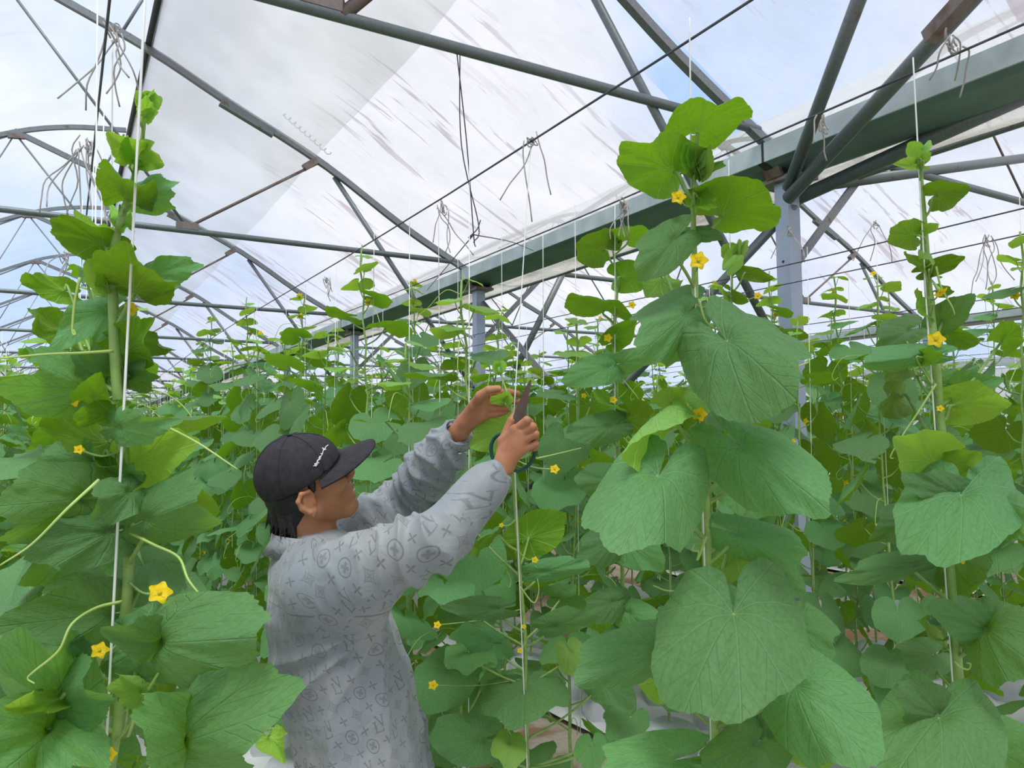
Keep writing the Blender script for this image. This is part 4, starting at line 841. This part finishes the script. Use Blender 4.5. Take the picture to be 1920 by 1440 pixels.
bd.cone(Hh(.108, -.016, -.024), Hh(.108, .016, -.024), .0065, .0065, .006); bd.cone(Hh(.106, -.014, -.046), Hh(.106, .014, -.046), .0075, .0075, .006)
bd.cone(Hh(.115, -.020, -.035), Hh(.115, .020, -.035), .0066, .0066, .003, 'd')
# hands
bd.cone(neckb + GF * .02, neckb - Z1 * .12, .058, .07, .03); parts_.append(bd.surf())
def hand(f, wr, ch, palm, wrr):
    pts = {k: [(P(a, b, d), r) for a, b, d, r in v] for k, v in ch.items()}
    pc = P(*palm[0]); 
    for k in ('index', 'middle', 'ring', 'little'): f.cone(wr + (pc - wr) * .25, pts[k][0][0], .016, pts[k][0][1] * 1.15, .012)
    f.cone(wr, pts['thumb'][0][0], .017, .0145, .014); f.cone(pts['thumb'][0][0], pts['index'][0][0], .011, .009, .01)
    for k, v in pts.items():
        for i in range(len(v) - 1): f.cone(v[i][0], v[i + 1][0], v[i][1], v[i + 1][1], .0018)
    return pts
c_ = P(975, 830, 1.70); bd = Field(c_ - .125, c_ + .12, .0017); body_limb(bd, [(R_wr + (R_el - R_wr) * .35, .031), (R_wr, .0235)]); RP = hand(bd, R_wr, RF_, [(955, 835, 1.69)], .024); parts_.append(bd.surf())
c_ = P(915, 775, 1.86); bd = Field(c_ - .13, c_ + .13, .0017); body_limb(bd, [(L_wr + (L_el - L_wr) * .35, .034), (L_wr, .025)]); LP = hand(bd, L_wr, LF_, [(890, 775, 1.87)], .025)
bd.cone(P(872, 792, 1.885), P(905, 776, 1.865), .019, .014, .012); bd.cone(P(875, 790, 1.88), P(900, 752, 1.855), .018, .013, .012); parts_.append(bd.surf()); del bd
V = []; Q = []; n_ = 0
for a, b in parts_: V.append(relax(a, b, 1, .4)); Q.append(b + n_); n_ += len(a)
V = np.concatenate(V); Q = np.concatenate(Q)
def skinmat():
    g = G('skin'); c = g.co(); a = g.noise(c, 14., 3.); b = g.noise(c, 180., 3.)
    col = g.mix(g.ramp(a, .3, .7), (.40, .155, .075), (.54, .24, .125)); 
    return g.fin(g.pr(col, .48, 0, .4, g.bump(g.add(g.mul(b, .6), g.noise(c, 60., 3.)), .25, .003), Subsurface_Weight=.12, Subsurface_Radius=(.01, .004, .002)))
M['skin'] = skinmat()
person = ob('person', mesh('person', V, Q, M['skin']))
tag(person, 'person in black cap and grey patterned long-sleeved shirt reaching up to trim a vine', 'person')
# nails and facial details
nl = 0
for pts in (RP, LP):
    for k, v in pts.items():
        a, b = v[-2][0], v[-1][0]; t = norm(b - a); side = norm(np.cross(t, norm(CAM - b))); up = norm(CAM - b) if (pts is RP or k == 'thumb') else -norm(CAM - b); r = v[-1][1]
        MB().ball(b + up * r * .62 + t * r * .2, r * .62, 8, (1, .75, .28), np.stack([t, side, up], 1)).build('fingernail', simple('nail', (.62, .36, .27), .3, 0, .5, .05) if nl == 0 else bpy.data.materials['nail'], person); nl += 1
M['eye'] = simple('eye_white', (.75, .72, .68), .2, 0, .5, .05); M['iris'] = simple('iris', (.02, .012, .008), .2)
for s_ in (-1, 1):
    e = MB().ball(Hh(.087, s_ * .031, .030), .0115, 12).build('eye', M['eye'], person); MB().ball(Hh(.0955, s_ * .032, .031), .0048, 8).build('iris', M['iris'], e)
    b = MB(); b.tube(spline([Hh(.096, s_ * .012, .045), Hh(.093, s_ * .03, .051), Hh(.080, s_ * .048, .047)], 4), [.002, .0035, .004, .004, .004, .0035, .003, .0025, .001], 6); b.build('eyebrow', M['iris'], person)
M['teeth'] = simple('teeth', (.85, .82, .76), .25, 0, .5, .04)
MB().ball(Hh(.1005, 0, -.034), .018, 12, (.95, 1.0, .30), np.stack(HA, 1)).build('teeth', M['teeth'], person)

# ---- shirt
sh = Field((.10, 1.20, .60), (1.02, 2.34, 1.80), .0042)
for i in range(len(TC) - 1): sh.cone(TC[i], TC[i + 1], T_fr[i], T_fr[i + 1], .02, sx=(GS, T_sd[i] / T_fr[i]))
sh.cone(TC[0] + GS * .03, R_sh, .062, .074, .04); sh.cone(TC[0] - GS * .03, L_sh, .062, .070, .04)
def smooth_chain(c):
    p = spline([np.r_[a, r] for a, r in c], 4); return [(q[:3], q[3]) for q in p]
RSL = [(R_sh, .080), (R_sh * .45 + R_el * .55, .068), (R_el, .050), (R_el * .5 + R_wr * .5, .041), (R_wr + (R_el - R_wr) * .17, .034)]
LSL = [(L_sh, .080), (L_sh * .5 + L_el * .5, .068), (L_el, .058), (L_el * .5 + L_wr * .5, .052), (L_wr + (L_el - L_wr) * .12, .042)]
RSL = smooth_chain(RSL); LSL = smooth_chain(LSL); body_limb(sh, RSL, .03); body_limb(sh, LSL, .03)
# cloth web from armpit down the side
sh.cone(R_sh * .55 + R_el * .45 - Z1 * .035, TC[3] + GF * .06 + GS * .12, .05, .04, .05)
sh.cone(L_sh * .6 + L_el * .4 - Z1 * .03, TC[3] + GF * .06 - GS * .1, .05, .04, .05)
# open the wrists, neck and hem
for wr, el in ((R_wr + (R_el - R_wr) * .10, R_el), (L_wr, L_el)):
    t = norm(wr - el); sh.cone(wr - t * .012, wr + t * .06, .028, .034, 0, 'd')
V, Q = sh.surf(); del sh
ez = TC[0][2] - .0
# folds: displace along normals
def normals(V, Q):
    n = np.cross(V[Q[:, 2]] - V[Q[:, 0]], V[Q[:, 3]] - V[Q[:, 1]]); N_ = np.zeros_like(V)
    for i in range(4):
        for a in range(3): N_[:, a] += np.bincount(Q[:, i], n[:, a], len(V))
    return N_ / (np.linalg.norm(N_, axis=1)[:, None] + 1e-12)
V = relax(V, Q, 3, .5); Nn = normals(V, Q)
def seg(V, a, b):
    ab = b - a; t = np.clip(((V - a) @ ab) / (ab @ ab), 0, 1); return t, np.linalg.norm(V - a - t[:, None] * ab, axis=1)
def chain(V, pts):
    best = np.full(len(V), 9.); raw = np.full(len(V), 9.); S = np.zeros(len(V)); L0 = 0; A = np.zeros(len(V))
    for (a, ra), (b, rb) in zip(pts[:-1], pts[1:]):
        t, d0 = seg(V, a, b); d = d0 / (ra + (rb - ra) * t); L = np.linalg.norm(b - a); m = d0 < raw; raw[m] = d0[m]; best[m] = d[m]; S[m] = L0 + t[m] * L
        ax = norm(b - a); e1 = norm(np.cross(ax, GS)); e2 = np.cross(ax, e1); q = V - a; ang = np.arctan2(q @ e2, q @ e1); A[m] = ang[m]; L0 += L
    return best, S, A
TP = [(c, (a + b) / 2) for c, a, b in zip(TC, T_fr, T_sd)]
dR, sR, aR = chain(V, RSL); dL, sL, aL = chain(V, LSL)
def bent(V, a, b, c):
    l1 = np.linalg.norm(b - a); u1 = norm(b - a); u2 = norm(c - b); w = 1 / (1 + np.exp(-np.clip((V - b) @ norm(u1 + u2) / .03, -30, 30)))
    S = ((V - a) @ u1) * (1 - w) + (l1 + (V - b) @ u2) * w; u = u1[None] * (1 - w)[:, None] + u2[None] * w[:, None]; u /= np.linalg.norm(u, axis=1)[:, None]
    p = (a + u1 * np.clip((V - a) @ u1, -.1, l1)[:, None]) * (1 - w)[:, None] + (b + u2 * np.maximum((V - b) @ u2, 0)[:, None]) * w[:, None]
    e1 = np.cross(u, GS); e1 /= np.linalg.norm(e1, axis=1)[:, None]; e2 = np.cross(u, e1); q = V - p
    return S, np.arctan2((q * e2).sum(1), (q * e1).sum(1))
sR, aR = bent(V, R_sh, R_el, R_wr); sL, aL = bent(V, L_sh, L_el, L_wr)
zt = V[:, 2]; cen = np.array([[np.interp(z, [t[2] for t in TC[::-1]], [t[i] for t in TC[::-1]]) for i in (0, 1)] for z in zt]); rel = V[:, :2] - cen
uf = rel @ GF[:2]; us = rel @ GS[:2]; aT = np.arctan2(uf / .14, us / .185); dT = np.sqrt((uf / .14) ** 2 + (us / .185) ** 2)
inarm = (np.minimum(dR, dL) < 1.25) & ((V @ GF) > (R_sh @ GF) - .01) & (np.minimum(dR, dL) < dT + .15)
isR = dR < dL; LR_ = sR[isR].max(); S_ = np.where(isR, sR, sL); A_ = np.where(isR, aR, aL)
def fold(x): return (1 - np.abs(np.sin(x))) ** 1.5
# sleeves: rings of creases, denser at the elbow and the pushed-up cuff
pu = np.where(isR, .28 + np.exp(-((S_ - .27) / .06) ** 2) + .9 * np.exp(-((S_ - .44) / .05) ** 2), .9 + 0 * S_)
fa = fold(S_ * 55 + 1.7 * np.sin(A_ + .5) + .8 * np.sin(2.3 * A_ + S_ * 20)) * .013 * pu + .003 * np.sin(S_ * 24 + A_ * 2) + .0035 * np.sin(S_ * 90 + 3 * A_) * pu
# torso: folds hanging from the armpit, diagonal across the waist
di = (uf * .5 + (1.36 - zt) * 1.0)
ft = fold(aT * 7.5 + (1.35 - zt) * 6.5 + .8 * np.sin(zt * 9)) * .019 * np.clip((1.30 - zt) / .25, 0, 1) + fold(uf * 26 - zt * 21 + np.sin(aT * 2) * .8) * .010 * np.exp(-((zt - .98) / .13) ** 2) + .004 * np.sin(uf * 20 + zt * 12) * np.sin(aT * 3)
ap = P(705, 1140, HD - .08); u0 = (ap - TC[2]) @ GF; dz_ = zt - ap[2]; du_ = (V - ap) @ GF; rr_ = np.sqrt(dz_ ** 2 + du_ ** 2); ph_ = np.arctan2(dz_, du_)
near_ = np.clip(us / .1, 0, 1)
ft = ft * (1 - .6 * near_) + near_ * fold(ph_ * 8.5 + 1.2 * np.sin(rr_ * 9) + .5 * np.sin(ph_ * 5)) * .020 * np.clip(rr_ / .10, 0, 1) * np.exp(-rr_ / .45) * np.clip((ap[2] + .01 - zt) / .07, 0, 1)
w_ = relax(np.repeat(inarm.astype(float)[:, None], 3, 1), Q, 14, .9)[:, 0]; w_ = w_ * w_ * (3 - 2 * w_)
V = V + Nn * (fa * w_ + ft * (1 - w_))[:, None]; V = relax(V, Q, 2, .35)
# keep hem open: drop faces well below the hem and inside the neck
hem = TC[-1][2] - .03; c = V[Q].mean(1)
keepf = (c[:, 2] > hem) ; Q = Q[keepf]
# per-corner uv: sleeve or torso chart by face
fin = inarm[Q].sum(1) >= 2; fR = isR[Q].sum(1) >= 2
ua = -A_[Q] * .056; ua = np.where(ua - ua[:, :1] > .18, ua - .3519, np.where(ua - ua[:, :1] < -.18, ua + .3519, ua)); va = S_[Q]
ut = aT[Q] * .17; ut = np.where(ut - ut[:, :1] > .5, ut - 1.068, np.where(ut - ut[:, :1] < -.5, ut + 1.068, ut)); vt = zt[Q]
rotv = .5
UVS = np.stack([np.where(fin[:, None], va + np.where(fR, 0, 3.1)[:, None], ut), np.where(fin[:, None], ua, vt)], 2).reshape(-1, 2)
def shirtmat():
    g = G('patterned_shirt'); uv = g.n('ShaderNodeUVMap'); uv.uv_map = 'uv'; u, v, _ = g.xyz(uv.outputs[0]); oc = g.co()
    Sz = .038
    wob = g.mul(g.sub(g.noise(oc, 9., 2.), .5), .012)
    U = g.div(g.add(g.add(g.mul(u, .96), g.mul(v, .28)), wob), Sz); Vv = g.div(g.add(g.sub(g.mul(v, .96), g.mul(u, .28)), wob), Sz)
    iu = g.math('ROUND', U, None); iv = g.math('ROUND', Vv, None); x = g.sub(U, iu); y = g.sub(Vv, iv)
    par = g.math('FLOORED_MODULO', g.add(iu, iv), 2.); big = g.less(par, .5)
    typ = g.math('FLOORED_MODULO', g.add(g.mul(iv, 1.), g.math('FLOOR', g.mul(iu, .5), None)), 3.)
    t0 = g.mul(g.less(typ, .5), big); t1 = g.mul(g.mul(g.less(typ, 1.5), g.sub(1., g.less(typ, .5))), big); t2 = g.mul(g.sub(1., g.less(typ, 1.5)), big)
    ax = g.abs(x); ay = g.abs(y); r = g.math('SQRT', g.add(g.mul(x, x), g.mul(y, y)), None)
    small = g.sub(1., big)
    th = g.math('ARCTAN2', y, x); c2 = g.abs(g.math('COSINE', g.mul(th, 2.), None))
    star = g.ramp(g.sub(r, g.add(g.mul(g.math('POWER', c2, 3.5), .25), .04)), -.02, .02, 1., 0.)
    k = g.add(g.math('POWER', g.math('MAXIMUM', ax, .002), .6), g.math('POWER', g.math('MAXIMUM', ay, .002), .6))
    line = lambda e, w: g.ramp(g.abs(e), w * .5, w, 1., 0.)
    dia = g.mx(line(g.sub(k, .64), .045), g.mul(line(g.sub(k, .52), .035), .8)); st2 = g.ramp(g.sub(r, g.add(g.mul(g.math('POWER', c2, 2.), .14), .03)), -.02, .02, .8, 0.)
    dia = g.mx(dia, st2)
    cr = g.mx(line(g.sub(r, .40), .045), g.ramp(g.sub(r, g.add(g.mul(g.math('POWER', g.abs(g.math('SINE', g.mul(th, 2.), None)), .7), .22), .04)), -.02, .02, .8, 0.))
    def sg(ax_, ay_, bx, by, w):
        dx, dy = bx - ax_, by - ay_; L = dx * dx + dy * dy
        px = g.sub(x, ax_); py = g.sub(y, ay_); t = g.math('DIVIDE', g.add(g.mul(px, dx), g.mul(py, dy)), L, clamp=True)
        ex = g.sub(px, g.mul(t, dx)); ey = g.sub(py, g.mul(t, dy)); return g.ramp(g.math('SQRT', g.add(g.mul(ex, ex), g.mul(ey, ey)), None), w * .5, w * 1.2, 1., 0.)
    lv = None
    for a in [(-.32, .14, -.16, .14, .03), (-.22, .14, -.34, -.40, .05), (-.42, -.41, .04, -.41, .035), (.04, -.41, .08, -.28, .03), (-.05, .40, .12, -.14, .05), (.12, -.14, .34, .40, .035), (-.13, .41, .03, .41, .03), (.25, .41, .43, .41, .03)]:
        q = sg(*a); lv = q if lv is None else g.mx(lv, q)
    pat = g.add(g.add(g.mul(small, star), g.mul(t0, dia)), g.add(g.mul(t1, cr), g.mul(t2, lv)))
    fade = g.ramp(g.noise(oc, 7., 3., .6), .25, .5, .55, 1.); pat = g.mul(pat, fade)
    weave = g.noise(oc, 400., 2.); dirt = g.noise(oc, 3.2, 4., .6); wet = g.noise(g.map(oc, (1, 1, .5), loc=(3, 1, 0)), 4., 4., .6)
    base = g.mix(g.ramp(dirt, .35, .68), (.25, .285, .325), (.34, .345, .335)); base = g.mix(g.mul(g.ramp(wet, .50, .68), .55), base, (.15, .17, .19))
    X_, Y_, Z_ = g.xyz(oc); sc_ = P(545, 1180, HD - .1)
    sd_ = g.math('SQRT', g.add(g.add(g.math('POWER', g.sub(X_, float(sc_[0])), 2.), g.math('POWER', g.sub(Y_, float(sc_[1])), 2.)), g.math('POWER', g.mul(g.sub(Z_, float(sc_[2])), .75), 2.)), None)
    back_dark = g.mul(g.ramp(g.add(sd_, g.mul(g.sub(dirt, .5), .12)), .07, .19, 1., 0.), g.ramp(v, 1.25, 1.27, 1., 0.)); base = g.mix(g.mul(back_dark, .5), base, (.13, .145, .15))  # darker soft-edged patch on the back, ending at the yoke seam
    seam = g.mul(g.ramp(g.abs(g.sub(g.add(v, g.mul(wob, .6)), 1.265)), .0012, .003, 1., 0.), .6); base = g.mix(seam, base, (.08, .085, .09))
    col = g.mix(g.mul(pat, .68), base, (.12, .125, .13)); cre = g.noise(oc, 13., 3., .55, .8)
    bn = g.bump(g.add(g.add(g.mul(cre, 1.0), g.mul(pat, -.03)), g.mul(weave, .04)), .5, .014)
    return g.fin(g.pr(col, .55, 0, .45, bn, Sheen_Weight=.25))
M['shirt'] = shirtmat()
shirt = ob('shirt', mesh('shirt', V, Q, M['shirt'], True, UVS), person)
# collar band
def ringpts(c, ax_u, ax_v, ru, rv, n=28, a0=0, a1=6.283): return [c + ax_u * ru * math.cos(a) + ax_v * rv * math.sin(a) for a in np.linspace(a0, a1, n)]
cb = MB(); nv = P(572, 1017, HD + .0); Vc = []; n = 30
for i, (dz, rr) in enumerate([(-.030, .098), (.0, .080), (.018, .077), (.017, .073), (.004, .075), (-.02, .084)]):
    for j in range(n):
        a = math.radians(28) + (2 * math.pi - math.radians(56)) * j / (n - 1)
        Vc.append(nv + GF * rr * math.cos(a) * 1.02 + GS * rr * math.sin(a) * 1.02 + Z1 * (dz - .008 * math.cos(a)) )
cb.add(Vc, [(i * n + j, i * n + j + 1, ((i + 1) % 6) * n + j + 1, ((i + 1) % 6) * n + j) for i in range(6) for j in range(n - 1)] + [tuple(i * n for i in range(6))[::-1], tuple(i * n + n - 1 for i in range(6))])
cb.UV = [np.array([[(j % n) * .016, 2 + .02 * (j // n)] for j in range(len(Vc))])]
cb.build('collar', M['shirt'], shirt)
M['button'] = simple('metal_button', (.75, .75, .72), .2, .6)
for wr, el, r, tag_ in ((R_wr + (R_el - R_wr) * .09, R_el, .0375, 'R'), (L_wr, L_el, .043, 'L')):
    t = norm(wr - el); c0 = wr - t * .055; e1 = norm(np.cross(t, norm(CAM - wr))); e2 = np.cross(t, e1); Vc = []; n = 28; q = [(0, r + .003), (.048, r - .003), (.050, r - .007), (.0, r - .003)]
    for dz, rr in q:
        for j in range(n): a = 2 * math.pi * j / n; Vc.append(c0 + t * dz + (e1 * math.cos(a) + e2 * math.sin(a)) * (rr + .0015 * math.sin(3 * a)))
    cu = MB().add(Vc, [(i * n + j, i * n + (j + 1) % n, ((i + 1) % 4) * n + (j + 1) % n, ((i + 1) % 4) * n + j) for i in range(4) for j in range(n)], [[(j % n) * .01, 4 + .03 * (j // n)] for j in range(4 * n)]).build('cuff', M['shirt'], shirt)
    for a in (.35, .75) if tag_ == 'L' else (2.4,):
        cc = c0 + t * .024 + (e1 * math.cos(a) - e2 * math.sin(a) * (1 if e2 @ norm(CAM - wr) < 0 else -1)) * (r + .003)
        MB().ball(cc, .0055, 10, (1, 1, .5)).build('button', M['button'], cu)
# ---- trousers and boots
tr = Field((.05, 1.35, .05), (1.0, 2.3, .95), .0065)
tr.cone(TC[-1] + [0, 0, .12], TC[-1] - [0, 0, .05], .118, .125, .03, sx=(GS, 1.25))
for q in (LR, LL): body_limb(tr, [(a, r + .022) for a, r in q], .03)
V, Q = tr.surf(); V = relax(V, Q, 2); V = V + normals(V, Q) * (.004 * np.sin(V[:, 2:] * 60 + V[:, :1] * 30)); M['denim'] = simple('dark_trousers', (.05, .055, .065), .85, 0, .2, .25, 30, .3)
ob('trousers', mesh('trousers', V, Q, M['denim']), person)
M['boot'] = simple('boot', (.06, .055, .05), .5, 0, .4, .2)
for an in (anR, anL):
    f = Field(an - [.25, .25, .1], an + [.3, .3, .2], .005); a = np.array([an[0], an[1], .05])
    f.cone(an + [0, 0, .1], a, .050, .048, .02); f.cone(a - GF * .02, a + GF * .16 - [0, 0, .012], .046, .036, .02, sx=(Z1, .9)); V, Q = f.surf(); V = relax(V, Q, 2); V[:, 2] = np.maximum(V[:, 2], .003)
    ob('boot', mesh('boot', V, Q, M['boot']), person)
# ---- cap
M['cap'] = simple('black_cap', (.034, .031, .036), .8, 0, .25, .2, 60, .15)
CC = Hh(.002, 0, .056); tiltc = math.radians(6); cf = hf * math.cos(tiltc) - hu * math.sin(tiltc) * -1; cf = norm(hf * math.cos(tiltc) + hu * math.sin(tiltc) * -1); cu_ = np.cross(hs, cf) * 1.; cu_ = norm(cu_)
def capp(a, e, o=0.):
    """azimuth a (0 = front), elevation e"""
    rx, ry, rz = .101 + o, .086 + o, .090 + o; seam = -.0016 * sum(math.exp(-(((a - k * math.pi / 3 + math.pi) % (2 * math.pi) - math.pi) / .05) ** 2) for k in range(6)) * (1 if o > 0 else 0)
    se = max(0, math.sin(e)); ce = math.cos(e) ** .86 if e > 0 else 1. - .10 * (e / -.5) ** 2
    fr = 1 + .04 * math.cos(a) * math.sin(max(0, e) * 2)
    return CC + cf * (rx + seam) * ce * math.cos(a) * fr + hs * (ry + seam) * ce * math.sin(a) + cu_ * (rz * math.sin(e) ** 1. if e > 0 else rz * math.sin(e) * .9)
cap = emp('cap'); cap.parent = person
n, m_ = 72, 22; Vc = []
for o in (.004, -.0015):
    for i in range(m_):
        for j in range(n):
            a = 2 * math.pi * j / n; lo = .24 - .38 * (1 - math.cos(a)) * 1.0; Vc.append(capp(a, lo + (math.pi / 2 - lo) * i / (m_ - 1), o))
Fc = [(i * n + j, i * n + (j + 1) % n, (i + 1) * n + (j + 1) % n, (i + 1) * n + j) for i in range(m_ - 1) for j in range(n)]
off = m_ * n; Fc2 = Fc + [tuple(q + off for q in f[::-1]) for f in Fc] + [(j, off + j, off + (j + 1) % n, (j + 1) % n) for j in range(n)]
MB().add(Vc, Fc2).build('crown', M['cap'], cap)
MB().ball(capp(0, math.pi / 2, .006), .007, 10, (1, 1, .5)).build('crown_button', M['cap'], cap)
for k in range(6): MB().tube([capp(k * math.pi / 3, e, .0045) for e in np.linspace(.24 - .38 * (1 - math.cos(k * math.pi / 3)), 1.5, 14)], .0014, 5).build('seam', M['cap'], cap)
bm_ = MB(); Vc = []; nb, mb = 25, 9
for o in (.0, -.004):
    for i in range(mb):
        t = i / (mb - 1)
        for j in range(nb):
            a = math.radians(-70 + 140 * j / (nb - 1)); base = capp(a, .24 - .38 * (1 - math.cos(a)) + .01, .002); s_ = max(0, math.cos(a * .5 / math.radians(70) * math.pi)) ** .38 if abs(j - (nb - 1) / 2) < (nb - 1) / 2 else 0
            Vc.append(base + cf * (.094 * t * s_) + hs * (.012 * t * math.sin(a)) + cu_ * (-.026 * (1 - math.cos(a)) * t ** .7 + .012 * t * s_ + o - .004))
Fb = [(i * nb + j, (i + 1) * nb + j, (i + 1) * nb + j + 1, i * nb + j + 1) for i in range(mb - 1) for j in range(nb - 1)]; of = nb * mb
rim = [(i, j) for i, j in [(mb - 1, j) for j in range(nb)]]
Fb2 = Fb + [tuple(q + of for q in f[::-1]) for f in Fb] + [((mb - 1) * nb + j, of + (mb - 1) * nb + j, of + (mb - 1) * nb + j + 1, (mb - 1) * nb + j + 1) for j in range(nb - 1)] + [(j + 1, of + j + 1, of + j, j) for j in range(nb - 1)]
MB().add(Vc, Fb2).build('brim', M['cap'], cap)
# embroidered signature: zigzag of raised white stitches climbing the near front panel
M['thread'] = simple('white_thread', (.82, .82, .80), .7, 0, .2, .05)
_ga = [(a, e) for a in np.linspace(-.3, 1.6, 100) for e in np.linspace(0, 1.3, 70)]; _gp = np.array([capp(a, e, .0055) for a, e in _ga]); _q = _gp - CAM; _d = _q @ FW
_gu = np.stack([960 + F * (_q @ RT) / _d, 720 - F * (_q @ UP) / _d], 1)
def capat(t, s_):
    """point on the front panel, t along the script, s_ across it"""
    u = np.array([592 + 19 * t - s_ * 48 * -.85, 874 - 36 * t - s_ * 48 * -.45]); i = np.argsort(((_gu - u) ** 2).sum(1))[:8]; i = i[np.argmin(_d[i])]; return _gp[i]
sig = [(0, -.06), (.0, .07), (.04, .0), (.07, .07), (.09, -.06), (.12, .05), (.16, .06), (.18, -.04), (.21, .0), (.22, .09), (.26, -.05), (.30, .04), (.33, -.04), (.36, .06), (.40, .0), (.42, .08), (.45, -.04), (.49, .04), (.52, -.05), (.55, .03), (.60, -.02),
       (.64, .07), (.66, -.06), (.70, .04), (.74, -.03), (.78, .02), (.84, .0), (.92, .08), (.86, -.01), (.93, -.10), (.90, .0), (1.05, .02), (1.16, .06)]
em = MB(); 
for a, b in zip(sig[:-1], sig[1:]): em.tube([capat(*a), capat((a[0] + b[0]) / 2, (a[1] + b[1]) / 2), capat(*b)], .0011, 5)
em.build('embroidery', M['thread'], cap); tag(bpy.data.objects['embroidery'], 'white stitched signature')
# ---- hair
M['hair'] = simple('black_hair', (.008, .008, .010), .45, 0, .5, .3, 90, .4)
hb = Field(HC - .2, HC + .2, .003)
hb.ell(Hh(-.020, 0, .012), HA, (.074, .076, .058), .01); hb.ell(Hh(-.045, 0, -.030), HA, (.045, .062, .050), .015)
hb.cone(Hh(.018, .068, .040), Hh(.014, .0715, .012), .011, .006, .004); hb.cone(Hh(.018, -.068, .040), Hh(.014, -.0715, .012), .011, .006, .004)
hb.ell(Hh(.055, 0, -.02), HA, (.085, .12, .06), .0, 'd')
rr = random.Random(5)
for k in range(70):
    a = rr.uniform(-1.25, 1.25) + math.pi; r0_ = Hh(-.035 + .05 * math.cos(a) , .062 * math.sin(a), rr.uniform(-.05, .0)); out = hf * math.cos(a) * .5 + hs * math.sin(a) * .35 - hu * 1.
    hb.cone(r0_, r0_ + norm(out + np.array([rr.uniform(-.2, .2), rr.uniform(-.2, .2), 0])) * rr.uniform(.03, .06), .0075, .0012, .002)
for s_ in (-1, 1): hb.ell(Hh(-.004, s_ * .086, .006), HA, (.026, .016, .030), 0, 'd')
V, Q = hb.surf(); ob('hair', mesh('hair', V, Q, M['hair']), person)
# ---- scissors
M['blade'] = steel('scissor_blade', (.16, .14, .14), .35); M['grip'] = simple('green_grip', (.004, .075, .055), .35, 0, .5, .1)
sc = emp('scissors'); tag(sc, 'long-bladed scissors with round dark green handles held upright in the right hand', 'scissors')
pv = P(969, 795, 1.722); tip = P(993, 712, 1.70); bt = norm(tip - pv); bs = norm(np.cross(bt, norm(CAM - pv))); bn_ = np.cross(bs, bt); Ln = np.linalg.norm(tip - pv)
for k, (o, sgn) in enumerate(((.0015, 1), (-.0015, -1))):
    Vc = []
    for t, w0, w1 in [(-.12, -.010, .010), (0, -.0125, .0115), (.15, -.0125, .012), (.5, -.0085, .0095), (.85, -.003, .0055), (1.0, .0015, .0032)]:
        for w in (w0, w1) if sgn > 0 else (w0 + .001, w1 + .0015):
            for dz in (-.0013, .0013): Vc.append(pv + bt * Ln * t + bs * (w + sgn * .0012) + bn_ * (o + dz))
    Fc = []
    for i in range(5): a = i * 4; Fc += [(a, a + 4, a + 6, a + 2), (a + 1, a + 3, a + 7, a + 5), (a, a + 1, a + 5, a + 4), (a + 2, a + 6, a + 7, a + 3)]
    Fc += [(0, 2, 3, 1), (20, 21, 23, 22)]; MB().add(Vc, Fc).build('blade', M['blade'], sc, False)
MB().ball(pv + bn_ * .004, .0045, 10, (1, 1, .5)).build('pivot_screw', M['blade'], sc)
for lp in ([(964, 806, 1.722), (950, 812, 1.728), (930, 818, 1.74), (921, 836, 1.745), (924, 858, 1.745), (938, 872, 1.74), (955, 866, 1.735), (964, 840, 1.73), (968, 815, 1.725)],
           [(974, 806, 1.722), (990, 812, 1.728), (1001, 826, 1.735), (1003, 846, 1.74), (996, 866, 1.742), (982, 879, 1.742), (964, 881, 1.74), (962, 862, 1.735), (968, 835, 1.73), (970, 815, 1.725)]):
    MB().tube(spline([P(*q) for q in lp], 5), .0045, 10).build('handle', M['grip'], sc)
